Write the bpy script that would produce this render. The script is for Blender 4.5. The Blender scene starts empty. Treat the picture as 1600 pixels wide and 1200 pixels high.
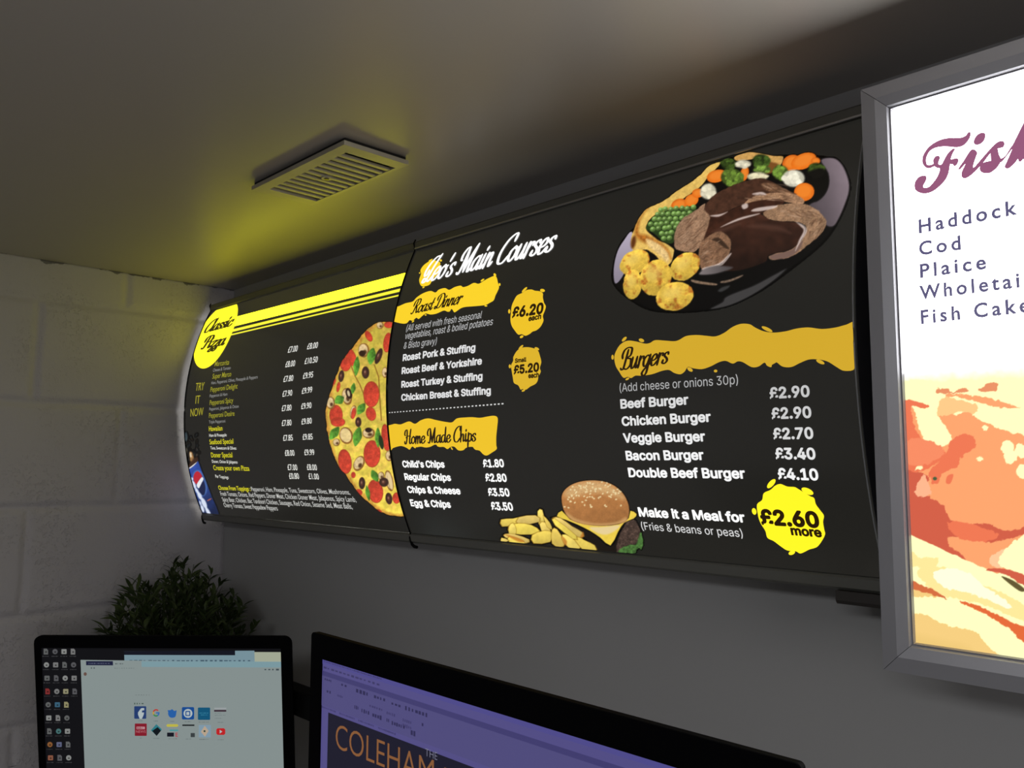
import bpy, bmesh, math, random
import numpy as np
from mathutils import Vector, Matrix

# ------------------------------------------------------------------ camera, world, exposure
SC = bpy.context.scene
COL = SC.collection
ZS = 1.938                                   # height of the survey datum above the floor
F_PX = 1305.383
PITCH, YAW, ROLL = 0.10048, 0.79935, 0.00438
CAM = np.array([2.02709, -0.96654, -0.29349 + ZS])


def cam_axes():
    cy, sy = math.cos(YAW), math.sin(YAW)
    cp, sp = math.cos(PITCH), math.sin(PITCH)
    w = np.array([-sy * cp, cy * cp, sp])
    r = np.array([cy, sy, 0.0])
    u = np.cross(r, w)
    cr, sr = math.cos(ROLL), math.sin(ROLL)
    return cr * r + sr * u, -sr * r + cr * u, w


CR, CU, CW = cam_axes()
cd = bpy.data.cameras.new('camera')
cam = bpy.data.objects.new('camera', cd)
COL.objects.link(cam)
cd.sensor_width = 36.0
cd.lens = F_PX / 1600 * 36.0
cd.clip_start = 0.02
cam.matrix_world = Matrix(((CR[0], CU[0], -CW[0], CAM[0]), (CR[1], CU[1], -CW[1], CAM[1]),
                           (CR[2], CU[2], -CW[2], CAM[2]), (0, 0, 0, 1)))
SC.camera = cam

wd = bpy.data.worlds.new('world')
SC.world = wd
wd.use_nodes = True
bg = wd.node_tree.nodes['Background']
bg.inputs[0].default_value = (0.95, 0.96, 1.0, 1)
bg.inputs[1].default_value = 0.06

ld = bpy.data.lights.new('ceiling_lamp_light', 'AREA')      # the room's own ceiling lamp, behind the camera
ld.shape, ld.size, ld.size_y, ld.energy, ld.color = 'RECTANGLE', 1.2, 0.5, 13.0, (0.97, 0.98, 1.0)
lo = bpy.data.objects.new('ceiling_lamp_light', ld)
COL.objects.link(lo)
lo.location = (1.9, -1.9, 2.07)
ld = bpy.data.lights.new('right_fill_light', 'AREA')       # unseen fill light added at the right to lift the left wall
ld.shape, ld.size, ld.size_y, ld.energy, ld.color = 'RECTANGLE', 1.3, 0.7, 9.0, (1.0, 0.96, 0.98)
lo = bpy.data.objects.new('right_fill_light', ld)
COL.objects.link(lo)
lo.location = (4.1, -1.5, 1.6)
lo.rotation_euler = Vector((-1.0, 0.0, 0.0)).to_track_quat('-Z', 'Y').to_euler()

SC.view_settings.view_transform = 'Standard'
SC.view_settings.look = 'None'
SC.view_settings.gamma = 1.0
SC.view_settings.use_curve_mapping = False
SC.view_settings.exposure = 0.0
SC.cycles.use_denoising = True
SC.cycles.max_bounces = 8
SC.cycles.sample_clamp_indirect = 4.0

RND = random.Random(5)
CEIL = 0.162 + ZS
ZT = 0.0939 + ZS                             # top edge of the menu panels
HB = 0.5                                     # chord height of the panels
SAG = 0.0555
EDGE = 0.0694                                # panel edges stand this far off the wall
X0, X1, X2 = 0.022, 0.8537, 1.666            # left end, seam and right end of the two menu boxes


# ------------------------------------------------------------------ helpers
def lin(c):
    return tuple((v / 255 / 12.92) if v / 255 <= 0.04045 else ((v / 255 + 0.055) / 1.055) ** 2.4 for v in c)


def proj(P):
    d = np.asarray(P) - CAM
    z = d @ CW
    return 800 + F_PX * (d @ CR) / z, 600 - F_PX * (d @ CU) / z


def ray(px, py):
    return CW + CR * (px - 800) / F_PX + CU * (600 - py) / F_PX


def mat(name, rgb, rough=0.5, metal=0.0, spec=0.5, bump=None, noise=None):
    m = bpy.data.materials.new(name)
    m.use_nodes = True
    nt = m.node_tree
    b = nt.nodes['Principled BSDF']
    c = lin(rgb)
    b.inputs['Base Color'].default_value = (*c, 1)
    b.inputs['Roughness'].default_value = rough
    b.inputs['Metallic'].default_value = metal
    b.inputs['Specular IOR Level'].default_value = spec
    if bump or noise:
        tc = nt.nodes.new('ShaderNodeTexCoord')
        n = nt.nodes.new('ShaderNodeTexNoise')
        n.inputs['Scale'].default_value = (bump or noise)[0]
        n.inputs['Detail'].default_value = 5
        nt.links.new(tc.outputs['Object'], n.inputs['Vector'])
        if bump:
            bp = nt.nodes.new('ShaderNodeBump')
            bp.inputs['Strength'].default_value = bump[1]
            bp.inputs['Distance'].default_value = 0.002
            nt.links.new(n.outputs['Fac'], bp.inputs['Height'])
            nt.links.new(bp.outputs['Normal'], b.inputs['Normal'])
        if noise:
            r = nt.nodes.new('ShaderNodeMixRGB')
            r.inputs[1].default_value = (*(v * (1 - noise[1]) for v in c), 1)
            r.inputs[2].default_value = (*(min(1, v * (1 + noise[1])) for v in c), 1)
            nt.links.new(n.outputs['Fac'], r.inputs[0])
            nt.links.new(r.outputs[0], b.inputs['Base Color'])
    return m


EM = {}


def ink(rgb, k=1.0, gloss=0.22, sample=False, base=0.006):
    """backlit print: gives off its own light and has a glossy acrylic face"""
    key = (tuple(rgb), k, gloss, sample)
    if key in EM:
        return EM[key]
    m = bpy.data.materials.new('backlit_print')
    m.use_nodes = True
    b = m.node_tree.nodes['Principled BSDF']
    b.inputs['Base Color'].default_value = (base, base, base, 1)
    b.inputs['Roughness'].default_value = gloss
    b.inputs['Emission Color'].default_value = (*lin(rgb), 1)
    b.inputs['Emission Strength'].default_value = k
    m.cycles.emission_sampling = 'FRONT_BACK' if sample else 'NONE'
    EM[key] = m
    return m


def picture_mat(gloss=0.22, k=1.0):
    key = ('pic', gloss, k)
    if key in EM:
        return EM[key]
    m = bpy.data.materials.new('backlit_picture')
    m.use_nodes = True
    nt = m.node_tree
    b = nt.nodes['Principled BSDF']
    b.inputs['Base Color'].default_value = (0.006, 0.006, 0.006, 1)
    b.inputs['Roughness'].default_value = gloss
    a = nt.nodes.new('ShaderNodeVertexColor')
    a.layer_name = 'Col'
    nt.links.new(a.outputs[0], b.inputs['Emission Color'])
    b.inputs['Emission Strength'].default_value = k
    m.cycles.emission_sampling = 'NONE'
    EM[key] = m
    return m


def link(name, me, m, parent=None, label=None):
    o = bpy.data.objects.new(name, me)
    COL.objects.link(o)
    for x in (m if isinstance(m, (list, tuple)) else [m]):
        me.materials.append(x)
    if parent is not None:
        o.parent = parent
        o.matrix_parent_inverse = Matrix.Translation(-Vector(parent.location)) if parent.type == 'EMPTY' and parent.parent is None and tuple(parent.rotation_euler) == (0, 0, 0) else Matrix.Identity(4)
        if parent.type == 'MESH':
            o.matrix_parent_inverse = parent.matrix_parent_inverse.inverted() if False else Matrix.Identity(4)
    if label:
        o['label'] = label
    return o


def obj(name, bm, m, parent=None, smooth=False, label=None):
    me = bpy.data.meshes.new(name)
    bm.normal_update()
    bm.to_mesh(me)
    bm.free()
    if smooth:
        me.polygons.foreach_set('use_smooth', [True] * len(me.polygons))
        me.set_sharp_from_angle(angle=math.radians(40))
    return link(name, me, m, parent, label)


def thing(name, label, cat, loc, group=None):
    o = bpy.data.objects.new(name, None)
    COL.objects.link(o)
    o.empty_display_size = 0.05
    o.location = loc
    o['label'] = label
    o['category'] = cat
    if group:
        o['group'] = group
    return o


def struct(o):
    o['kind'] = 'structure'
    return o


def box(bm, lo, hi, bev=0.0, M=None):
    r = bmesh.ops.create_cube(bm, size=1.0)
    vs = r['verts']
    lo, hi = Vector(lo), Vector(hi)
    for v in vs:
        v.co = Vector(((lo[i] + hi[i]) / 2 + v.co[i] * (hi[i] - lo[i]) for i in range(3)))
    if bev > 0:
        es = list({e for v in vs for e in v.link_edges})
        g = bmesh.ops.bevel(bm, geom=es, offset=bev, segments=2, affect='EDGES', profile=0.6)
        vs = list({v for f in g['faces'] for v in f.verts} | {v for v in vs if v.is_valid})
    if M is not None:
        for v in vs:
            v.co = M @ v.co
    return vs


def tube(bm, pts, rad, n=8, caps=True):
    pts = [Vector(p) for p in pts]
    rings = []
    up = Vector((0, 0, 1))
    for i, p in enumerate(pts):
        d = (pts[min(i + 1, len(pts) - 1)] - pts[max(i - 1, 0)]).normalized()
        a = d.cross(up)
        if a.length < 1e-3:
            a = d.cross(Vector((1, 0, 0)))
        a.normalize()
        b = a.cross(d)
        r = rad[i] if isinstance(rad, (list, tuple)) else rad
        rings.append([bm.verts.new(p + a * (r * math.cos(2 * math.pi * k / n)) + b * (r * math.sin(2 * math.pi * k / n))) for k in range(n)])
    for i in range(len(rings) - 1):
        for k in range(n):
            bm.faces.new((rings[i][k], rings[i][(k + 1) % n], rings[i + 1][(k + 1) % n], rings[i + 1][k]))
    if caps:
        bm.faces.new(rings[0][::-1])
        bm.faces.new(rings[-1])


def prism_x(bm, prof, xa, xb):
    """closed (y, z) profile pushed along x"""
    A = [bm.verts.new((xa, y, z)) for y, z in prof]
    B = [bm.verts.new((xb, y, z)) for y, z in prof]
    n = len(prof)
    for i in range(n):
        bm.faces.new((A[i], A[(i + 1) % n], B[(i + 1) % n], B[i]))
    bm.faces.new(A[::-1])
    bm.faces.new(B)
    bmesh.ops.recalc_face_normals(bm, faces=bm.faces)


# ------------------------------------------------------------------ value noise
def noise2(x, y, seed=0):
    xi, yi = np.floor(x).astype(np.int64), np.floor(y).astype(np.int64)
    xf, yf = x - xi, y - yi

    def h(a, b):
        n = (a * 374761393 + b * 668265263 + seed * 362437) & 0x7fffffff
        n = ((n ^ (n >> 13)) * 1274126177) & 0x7fffffff
        return ((n ^ (n >> 16)) & 0xffff) / 65535.0
    u, v = xf * xf * (3 - 2 * xf), yf * yf * (3 - 2 * yf)
    return (h(xi, yi) * (1 - u) + h(xi + 1, yi) * u) * (1 - v) + (h(xi, yi + 1) * (1 - u) + h(xi + 1, yi + 1) * u) * v


def fbm(x, y, seed=0, o=3):
    r, a, t = 0, 1.0, 0
    for i in range(o):
        r = r + a * noise2(x * 2 ** i, y * 2 ** i, seed + i * 17)
        t += a
        a *= 0.5
    return r / t


# ------------------------------------------------------------------ printed surfaces
class Arc:
    """bowed sign face: u along the wall from its left end, s down the bowed face"""
    def __init__(self, xa, xb):
        self.xa, self.xb = xa, xb
        self.R = (HB * HB / 4 + SAG * SAG) / (2 * SAG)
        self.a = math.asin(HB / 2 / self.R)
        self.yc, self.zc = -EDGE - SAG + self.R, ZT - HB / 2
        self.L = 2 * self.a * self.R

    def pos(self, u, s, off=0.0):
        t = s / self.R - self.a
        r = self.R + off
        return np.stack([self.xa + u + 0 * t, self.yc - r * np.cos(t), self.zc - r * np.sin(t)], -1)

    def uv(self, p):
        d = ray(*p)
        dy, dz = d[1], d[2]
        oy, oz = CAM[1] - self.yc, CAM[2] - self.zc
        A, B, C = dy * dy + dz * dz, 2 * (oy * dy + oz * dz), oy * oy + oz * oz - self.R ** 2
        k = (-B - math.sqrt(max(0, B * B - 4 * A * C))) / (2 * A)
        q = CAM + d * k
        t = math.atan2(-(q[2] - self.zc), -(q[1] - self.yc))
        return q[0] - self.xa, (t + self.a) * self.R


class Flat:
    """flat face: origin at its top left, X along the top edge, Y down"""
    def __init__(self, o, X, Y):
        self.o, self.X, self.Y = np.array(o, float), np.array(X, float), np.array(Y, float)
        self.n = np.cross(self.Y, self.X)
        self.n /= np.linalg.norm(self.n)

    def pos(self, u, s, off=0.0):
        u, s = np.asarray(u, float), np.asarray(s, float)
        return self.o + u[..., None] * self.X + s[..., None] * self.Y + off * self.n

    def uv(self, p):
        d = ray(*p)
        k = ((self.o - CAM) @ self.n) / (d @ self.n)
        q = CAM + d * k - self.o
        return float(q @ self.X), float(q @ self.Y)


def mesh_from(name, V, faces, m, parent, label=None):
    me = bpy.data.meshes.new(name)
    me.from_pydata([tuple(v) for v in V], [], faces)
    return link(name, me, m, parent, label)


_tc = {}


SANS = None
try:                                         # the grotesque that ships inside Blender itself
    import os
    SANS = bpy.data.fonts.load(os.path.join(bpy.utils.system_resource('DATAFILES'), 'fonts', 'Inter.woff2'))
except Exception:
    SANS = None


def glyphs(s, bold=0.0, space=1.0, font=None):
    key = (s, bold, space, font is None)
    if key in _tc:
        return _tc[key]
    cu = bpy.data.curves.new('t', 'FONT')
    if font is not None:
        cu.font = font
    fat = bold if font is not None else 0.0
    if font is not None:
        bold = 0.0
    cu.body, cu.size, cu.offset, cu.space_character, cu.resolution_u = s, 1.0, bold, space, 4
    o = bpy.data.objects.new('t', cu)
    COL.objects.link(o)
    dg = bpy.context.evaluated_depsgraph_get()
    dg.update()
    me = bpy.data.meshes.new_from_object(o.evaluated_get(dg))
    V = np.array([v.co[:2] for v in me.vertices])
    fs = [tuple(p.vertices) for p in me.polygons]
    bpy.data.objects.remove(o)
    bpy.data.curves.remove(cu)
    bpy.data.meshes.remove(me)
    if fat > 0:                              # heavier weight: a band laid along every outline edge
        cnt = {}
        for f in fs:
            for i in range(len(f)):
                e = (f[i], f[(i + 1) % len(f)])
                cnt[(min(e), max(e))] = cnt.get((min(e), max(e)), 0) + 1
        X = [tuple(v) for v in V]
        seen = set()
        for (a, b), c in cnt.items():
            if c != 1:
                continue
            pa, pb = V[a], V[b]
            d = pb - pa
            ln = np.linalg.norm(d)
            if ln < 1e-7:
                continue
            nn = np.array([-d[1], d[0]]) / ln * fat
            k = len(X)
            X += [tuple(pa + nn), tuple(pa - nn), tuple(pb - nn), tuple(pb + nn)]
            fs.append((k, k + 1, k + 2, k + 3))
            for w in (a, b):
                if w not in seen:
                    seen.add(w)
                    k = len(X)
                    X += [(V[w][0] + fat * 1.0 * math.cos(t), V[w][1] + fat * 1.0 * math.sin(t)) for t in np.arange(8) * math.pi / 4 + .39]
                    fs.append(tuple(range(k, k + 8)))
        V = np.array(X)
    _tc[key] = (V, fs)
    return V, fs


mc_root = [None]


def words(parent, name, surf, s, p0, p1, cap, m, bold=0.0, shear=0.0, space=1.0, off=0.0008, label=None, font=None):
    """one printed line: p0 and p1 are the ends of its base line, cap its letter height"""
    if parent is mc_root[0]:
        font = SANS
    h = glyphs('H', 0.0, 1.0, font)[0]
    caph = h[:, 1].max() - h[:, 1].min()
    V, fs = glyphs(s, bold, space, font)
    ua, sa = surf.uv(p0)
    ub, sb = surf.uv(p1)
    capm = sa - surf.uv((p0[0], p0[1] - cap))[1]
    x = (V[:, 0] - V[:, 0].min()) / (V[:, 0].max() - V[:, 0].min())
    y = V[:, 1] / caph
    u = ua + x * (ub - ua) + shear * y * capm
    t = sa + x * (sb - sa) - y * capm
    return mesh_from(name, surf.pos(u, t, off), fs, m, parent, label)


def smooth(pts, n=5, closed=True):
    P = np.array(pts, float)
    k = len(P)
    out = []
    for i in range(k if closed else k - 1):
        g = (lambda j: P[j % k]) if closed else (lambda j: P[min(max(j, 0), k - 1)])
        a, b, c, d = g(i - 1), g(i), g(i + 1), g(i + 2)
        for t in np.arange(n) / n:
            out.append(0.5 * (2 * b + (c - a) * t + (2 * a - 5 * b + 4 * c - d) * t * t + (3 * b - a - 3 * c + d) * t ** 3))
    if not closed:
        out.append(P[-1])
    return np.array(out)


def shape_bm(surf, polys, off, fine=0.012):
    """filled outlines (in u, s) laid on the face"""
    bm = bmesh.new()
    for P in polys:
        vs = [bm.verts.new((p[0], p[1], 0)) for p in P]
        try:
            f = bm.faces.new(vs)
        except ValueError:
            continue
        bmesh.ops.triangulate(bm, faces=[f])
    s0 = [v.co.y for v in bm.verts]
    if isinstance(surf, Arc) and s0:
        k = math.ceil(min(s0) / fine)
        while k * fine < max(s0):
            bmesh.ops.bisect_plane(bm, geom=bm.verts[:] + bm.edges[:] + bm.faces[:], plane_co=(0, k * fine, 0), plane_no=(0, 1, 0))
            k += 1
    for v in bm.verts:
        v.co = Vector(surf.pos(np.array(v.co.x), np.array(v.co.y), off))
    return bm


def shape(parent, name, surf, polys_px, m, off=0.0004, crop=None, n=5, label=None, grow=0.0):
    out = []
    for poly in polys_px:
        if crop:
            poly = [(crop[0] + x / crop[2], crop[1] + y / crop[2]) for x, y in poly]
        P = np.array([surf.uv(p) for p in poly])
        P = smooth(P, n) if n > 1 else P
        if grow:
            T = np.roll(P, -1, 0) - np.roll(P, 1, 0)
            T /= np.linalg.norm(T, axis=1)[:, None] + 1e-12
            area = np.sum(P[:, 0] * np.roll(P[:, 1], -1) - np.roll(P[:, 0], -1) * P[:, 1])
            P = P + np.stack([T[:, 1], -T[:, 0]], -1) * (grow if area > 0 else -grow)
        if isinstance(surf, Arc):            # print never runs past the face it is on
            P[:, 0] = np.clip(P[:, 0], .0022, surf.xb - surf.xa - .0025)
            P[:, 1] = np.clip(P[:, 1], .001, surf.L - .001)
        out.append(P)
    return obj(name, shape_bm(surf, out, off), m, parent, label=label)


def blob(cx, cy, rx, ry, ang=0, n=12):
    a = math.radians(ang)
    return [(cx + rx * math.cos(t) * math.cos(a) - ry * math.sin(t) * math.sin(a), cy + rx * math.cos(t) * math.sin(a) + ry * math.sin(t) * math.cos(a))
            for t in np.linspace(0, 2 * math.pi, n, endpoint=False)]


# ------------------------------------------------------------------ hand-lettered script
G = {
 'a': ([[(.75, .85), (.45, 1), (.1, .7), (.08, .25), (.3, 0), (.6, .25), (.75, .85)], [(.78, 1), (.72, .3), (.85, 0), (1.05, .2)]], 1.0),
 'c': ([[(.72, .72), (.6, .98), (.3, .9), (.1, .5), (.2, .08), (.5, 0), (.85, .3)]], .8),
 'd': ([[(.75, .85), (.45, 1), (.1, .7), (.08, .25), (.3, 0), (.6, .25), (.75, .85)], [(.82, 2), (.74, .3), (.85, 0), (1.05, .2)]], 1.0),
 'e': ([[(.12, .42), (.5, .5), (.7, .75), (.5, 1), (.2, .8), (.08, .4), (.25, 0), (.55, .05), (.85, .35)]], .8),
 'g': ([[(.75, .85), (.45, 1), (.1, .7), (.08, .25), (.3, 0), (.6, .25), (.75, .85)], [(.78, 1), (.72, .2), (.65, -.6), (.35, -.85), (.1, -.6), (.4, -.2), (1, .25)]], .95),
 'h': ([[(.2, 2), (.15, 0)], [(.15, .4), (.4, .95), (.65, .9), (.65, .4), (.68, .05), (.95, .2)]], .9),
 'i': ([[(.2, 1), (.15, .3), (.25, 0), (.5, .25)], [(.24, 1.52), (.22, 1.36)]], .48),
 'l': ([[(.2, 2), (.15, .3), (.28, 0), (.5, .25)]], .48),
 'm': ([[(.15, 1), (.12, 0)], [(.12, .4), (.35, .95), (.52, .9), (.52, 0)], [(.52, .4), (.75, .95), (.95, .9), (.95, .3), (1.02, .02), (1.25, .25)]], 1.22),
 'n': ([[(.15, 1), (.12, 0)], [(.12, .4), (.4, .95), (.62, .9), (.62, .35), (.7, .02), (.95, .25)]], .92),
 'o': ([[(.45, 1), (.12, .7), (.1, .25), (.38, 0), (.7, .3), (.72, .75), (.45, 1)], [(.5, .95), (.65, .82), (.88, .9)]], .84),
 'p': ([[(.2, 1.1), (.12, -.8)], [(.15, .6), (.4, 1), (.72, .8), (.68, .25), (.4, 0), (.18, .2)]], .85),
 'r': ([[(.15, 1), (.12, 0)], [(.12, .5), (.35, .95), (.58, .95), (.6, .8)]], .66),
 's': ([[(.65, .82), (.5, 1), (.25, .9), (.2, .7), (.5, .45), (.6, .2), (.35, 0), (.08, .1), (.1, .3)]], .7),
 't': ([[(.3, 1.6), (.2, .3), (.32, 0), (.6, .25)], [(.02, 1), (.55, 1)]], .55),
 'u': ([[(.12, 1), (.1, .35), (.25, 0), (.5, .15), (.68, .6)], [(.7, 1), (.68, .3), (.78, 0), (1, .25)]], .95),
 'z': ([[(.1, .82), (.35, 1), (.68, .95), (.2, .1), (.55, .05), (.6, -.4), (.35, -.7), (.1, -.5), (.5, -.05), (.85, .2)]], .74),
 "'": ([[(.2, 1.75), (.08, 1.25)]], .3),
 ' ': ([], .5),
 'C': ([[(1.28, 1.5), (1.25, 1.95), (.95, 2), (.45, 1.6), (.15, .8), (.3, .1), (.8, 0), (1.25, .45)]], 1.25),
 'P': ([[(.65, 1.9), (.5, .4), (.3, 0), (0, .15)], [(.05, 1.15), (.1, 1.75), (.6, 2.05), (1.2, 1.9), (1.25, 1.3), (.85, 1), (.55, 1.1)]], 1.15),
 'L': ([[(1.08, 1.9), (.6, 1.9), (.12, 1.45), (-.08, .85), (.08, .5), (.34, .6), (.36, .85)], [(1.15, 2), (.85, 1.2), (.62, .4), (.35, 0), (.08, .05), (.15, .28), (.5, .18), (.85, 0), (1.15, .3)]], 1.15),
 'M': ([[(.22, 1.0), (.05, 1.1), (0, 1.5), (.25, 1.9), (.55, 1.8), (.55, .6), (.4, 0), (.1, .1)], [(.55, 1.8), (.78, .9), (.95, .1)], [(.95, .1), (1.2, 1.2), (1.45, 2)], [(1.45, 2), (1.4, .4), (1.5, 0), (1.8, .25)]], 1.75),
 'R': ([[(.65, 1.9), (.5, .4), (.3, 0), (0, .15)], [(.05, 1.15), (.1, 1.75), (.6, 2.05), (1.15, 1.9), (1.2, 1.3), (.8, 1.05), (.55, 1.1)], [(.78, 1.05), (1.0, .5), (1.2, .05), (1.5, .25)]], 1.45),
 'D': ([[(.55, 1.75), (.48, .3), (.3, 0), (.05, .1), (.1, .35), (.5, .1), (1, .08), (1.4, .7), (1.35, 1.5), (.9, 2), (.35, 1.95), (0, 1.6), (.1, 1.2)]], 1.5),
 'H': ([[(.2, 1.15), (0, 1.3), (.1, 1.8), (.45, 1.9), (.5, 1), (.35, .1), (.1, 0), (0, .3)], [(1.25, 2), (1.1, 1), (1.05, .2), (1.2, 0), (1.45, .2)], [(.25, .85), (.7, 1.08), (1.3, 1)]], 1.4),
 'B': ([[(.65, 1.8), (.5, .3), (.3, 0), (.05, .15)], [(.1, 1.1), (.0, 1.4), (.15, 1.85), (.6, 2.05), (1.1, 1.9), (1.1, 1.3), (.7, 1.05), (1.2, .9), (1.3, .35), (.9, 0), (.5, .1)]], 1.35),
}


def script_words(parent, name, surf, s, p0, p1, cap, m, slant=0.3, tmin=.1, tmax=.26, off=0.0008, label=None, low=1.0):
    """flowing brush lettering: strokes with a pen that is broad going down, thin going across"""
    V, faces, x0 = [], [], 0.0
    for ch in s:
        strokes, adv = G[ch]
        for st in strokes:
            st = [(x, y * (low if ch.islower() and y <= 1 else 1)) for x, y in st]
            P = smooth(st, 7, closed=False)
            T = np.gradient(P, axis=0)
            T /= np.linalg.norm(T, axis=1)[:, None] + 1e-9
            n = len(P)
            e = np.minimum(1, np.minimum(np.arange(n) + 2.2, n + 1.2 - np.arange(n)) / 4)
            w = (tmin + (tmax - tmin) * np.abs(T[:, 1]) ** 1.5) * (0.55 + 0.45 * e) / 2
            N = np.stack([np.abs(T[:, 1]), -T[:, 0] * np.where(T[:, 1] >= 0, 1, -1)], -1)
            N = np.stack([-T[:, 1], T[:, 0]], -1)
            A, B = P + N * w[:, None], P - N * w[:, None]
            b = len(V)
            for i in range(n):
                V.append((A[i][0] + x0, A[i][1]))
                V.append((B[i][0] + x0, B[i][1]))
            for i in range(n - 1):
                faces.append((b + 2 * i, b + 2 * i + 1, b + 2 * i + 3, b + 2 * i + 2))
            for k, cpt in ((0, P[0]), (n - 1, P[-1])):       # round ends
                b2 = len(V)
                for a in np.linspace(0, 2 * math.pi, 10, endpoint=False):
                    V.append((cpt[0] + x0 + w[k] * math.cos(a), cpt[1] + w[k] * math.sin(a)))
                faces.append(tuple(range(b2, b2 + 10)))
        x0 += adv
    V = np.array(V)
    V[:, 0] += slant * V[:, 1]
    ua, sa = surf.uv(p0)
    ub, sb = surf.uv(p1)
    capm = sa - surf.uv((p0[0], p0[1] - cap))[1]
    x = (V[:, 0] - V[:, 0].min()) / (V[:, 0].max() - V[:, 0].min())
    u = ua + x * (ub - ua)
    t = sa + x * (sb - sa) - V[:, 1] / 2 * capm
    return mesh_from(name, surf.pos(u, t, off), faces, m, parent, label)


# ------------------------------------------------------------------ printed photographs
class Pic:
    def __init__(self, surf, outline, nu, ns, pad=2):
        q = np.array([surf.uv(p) for p in outline])
        self.surf = surf
        u0, s0 = q.min(0) - pad * 0.001
        u1, s1 = q.max(0) + pad * 0.001
        if isinstance(surf, Arc):
            u0, u1 = max(u0, 0.0015), min(u1, surf.xb - surf.xa - 0.0015)
            s0, s1 = max(s0, 0.0015), min(s1, surf.L - 0.0015)
        self.nu, self.ns = nu, ns
        U, S = np.meshgrid(np.linspace(u0, u1, nu), np.linspace(s0, s1, ns))
        self.U, self.S = U.ravel(), S.ravel()
        self.X, self.Y = proj(surf.pos(self.U, self.S))
        self.C = np.zeros((nu * ns, 3))
        self.A = np.zeros(nu * ns)
        self.crop = (0, 0, 1)

    def fill(self, poly, col, soft=1.4, tex=(), warp=None, alpha=1.0, n=4, shade=None, col2=None, thr=None, add=True):
        cx, cy, cs = self.crop
        P = np.array([(cx + x / cs, cy + y / cs) for x, y in poly])
        if n > 1:
            P = smooth(P, n)
        lo, hi = P.min(0) - 6, P.max(0) + 6
        idx = np.nonzero((self.X > lo[0]) & (self.X < hi[0]) & (self.Y > lo[1]) & (self.Y < hi[1]))[0]
        if len(idx) == 0:
            return
        X, Y = self.X[idx], self.Y[idx]
        wx, wy = X, Y
        if warp:
            wx = X + (fbm(X / warp[0], Y / warp[0], 3) - .5) * 2 * warp[1]
            wy = Y + (fbm(X / warp[0], Y / warp[0], 9) - .5) * 2 * warp[1]
        d2 = np.full(len(X), 1e9)
        ins = np.zeros(len(X), bool)
        Q = np.roll(P, -1, 0)
        for (ax, ay), (bx, by) in zip(P, Q):
            ex, ey = bx - ax, by - ay
            t = np.clip(((wx - ax) * ex + (wy - ay) * ey) / (ex * ex + ey * ey + 1e-9), 0, 1)
            d2 = np.minimum(d2, (wx - ax - t * ex) ** 2 + (wy - ay - t * ey) ** 2)
            if ay != by:
                ins ^= ((ay > wy) != (by > wy)) & (wx < (bx - ax) * (wy - ay) / (by - ay) + ax)
        sd = np.sqrt(d2) * np.where(ins, -1, 1)
        a = np.clip(.5 - sd / soft, 0, 1) * alpha
        c = np.array(col, float)[None, :] * np.ones((len(X), 1))
        if col2 is not None:
            sc, lo_, hi_ = thr
            k = np.clip((fbm(X / sc, Y / sc, 31) - lo_) / (hi_ - lo_), 0, 1)[:, None]
            c = c * (1 - k) + np.array(col2, float)[None, :] * k
        for sc, amp in tex:
            c = c * (1 + amp * (fbm(X / sc, Y / sc, int(sc * 10) + 5) - .5) * 2)[:, None]
        if shade:
            kx, ky, amt = shade
            q = ((X - P[:, 0].mean()) / (np.ptp(P[:, 0]) / 2 + 1e-6) * kx + (Y - P[:, 1].mean()) / (np.ptp(P[:, 1]) / 2 + 1e-6) * ky)
            c = c * (1 - amt * np.clip(q, -1, 1))[:, None]
        self.C[idx] = self.C[idx] * (1 - a[:, None]) + c * a[:, None]
        if add:
            self.A[idx] = np.maximum(self.A[idx], a)

    def ell(self, cx, cy, rx, ry, ang=0, col=(255, 255, 255), **k):
        k.setdefault('n', 1)
        self.fill(blob(cx, cy, rx, ry, ang, 20), col, **k)

    def build(self, parent, name, off=0.0006, k=1.0, label=None, scrub=None):
        C = np.clip(self.C, 0, 255) / 255
        L = np.where(C <= .04045, C / 12.92, ((C + .055) / 1.055) ** 2.4) * self.A[:, None]
        keep = self.A > 0.02
        nu, ns = self.nu, self.ns
        I = np.arange(nu * ns).reshape(ns, nu)
        a, b, c, d = I[:-1, :-1].ravel(), I[:-1, 1:].ravel(), I[1:, 1:].ravel(), I[1:, :-1].ravel()
        fk = keep[a] | keep[b] | keep[c] | keep[d]
        q = np.stack([d, c, b, a], -1)[fk]
        used = np.unique(q)
        remap = np.zeros(nu * ns, np.int64)
        remap[used] = np.arange(len(used))
        q = remap[q]
        V = self.surf.pos(self.U[used], self.S[used], off)
        me = bpy.data.meshes.new(name)
        me.vertices.add(len(V))
        me.vertices.foreach_set('co', V.ravel())
        me.loops.add(q.size)
        me.loops.foreach_set('vertex_index', q.ravel().astype(np.int32))
        me.polygons.add(len(q))
        me.polygons.foreach_set('loop_start', (np.arange(len(q)) * 4).astype(np.int32))
        at = me.color_attributes.new('Col', 'FLOAT_COLOR', 'POINT')
        rgba = np.ones((len(V), 4), np.float32)
        rgba[:, :3] = L[used] * k
        at.data.foreach_set('color', rgba.ravel())
        me.update(calc_edges=True)
        me.validate()
        return link(name, me, picture_mat(), parent, label)


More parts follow.
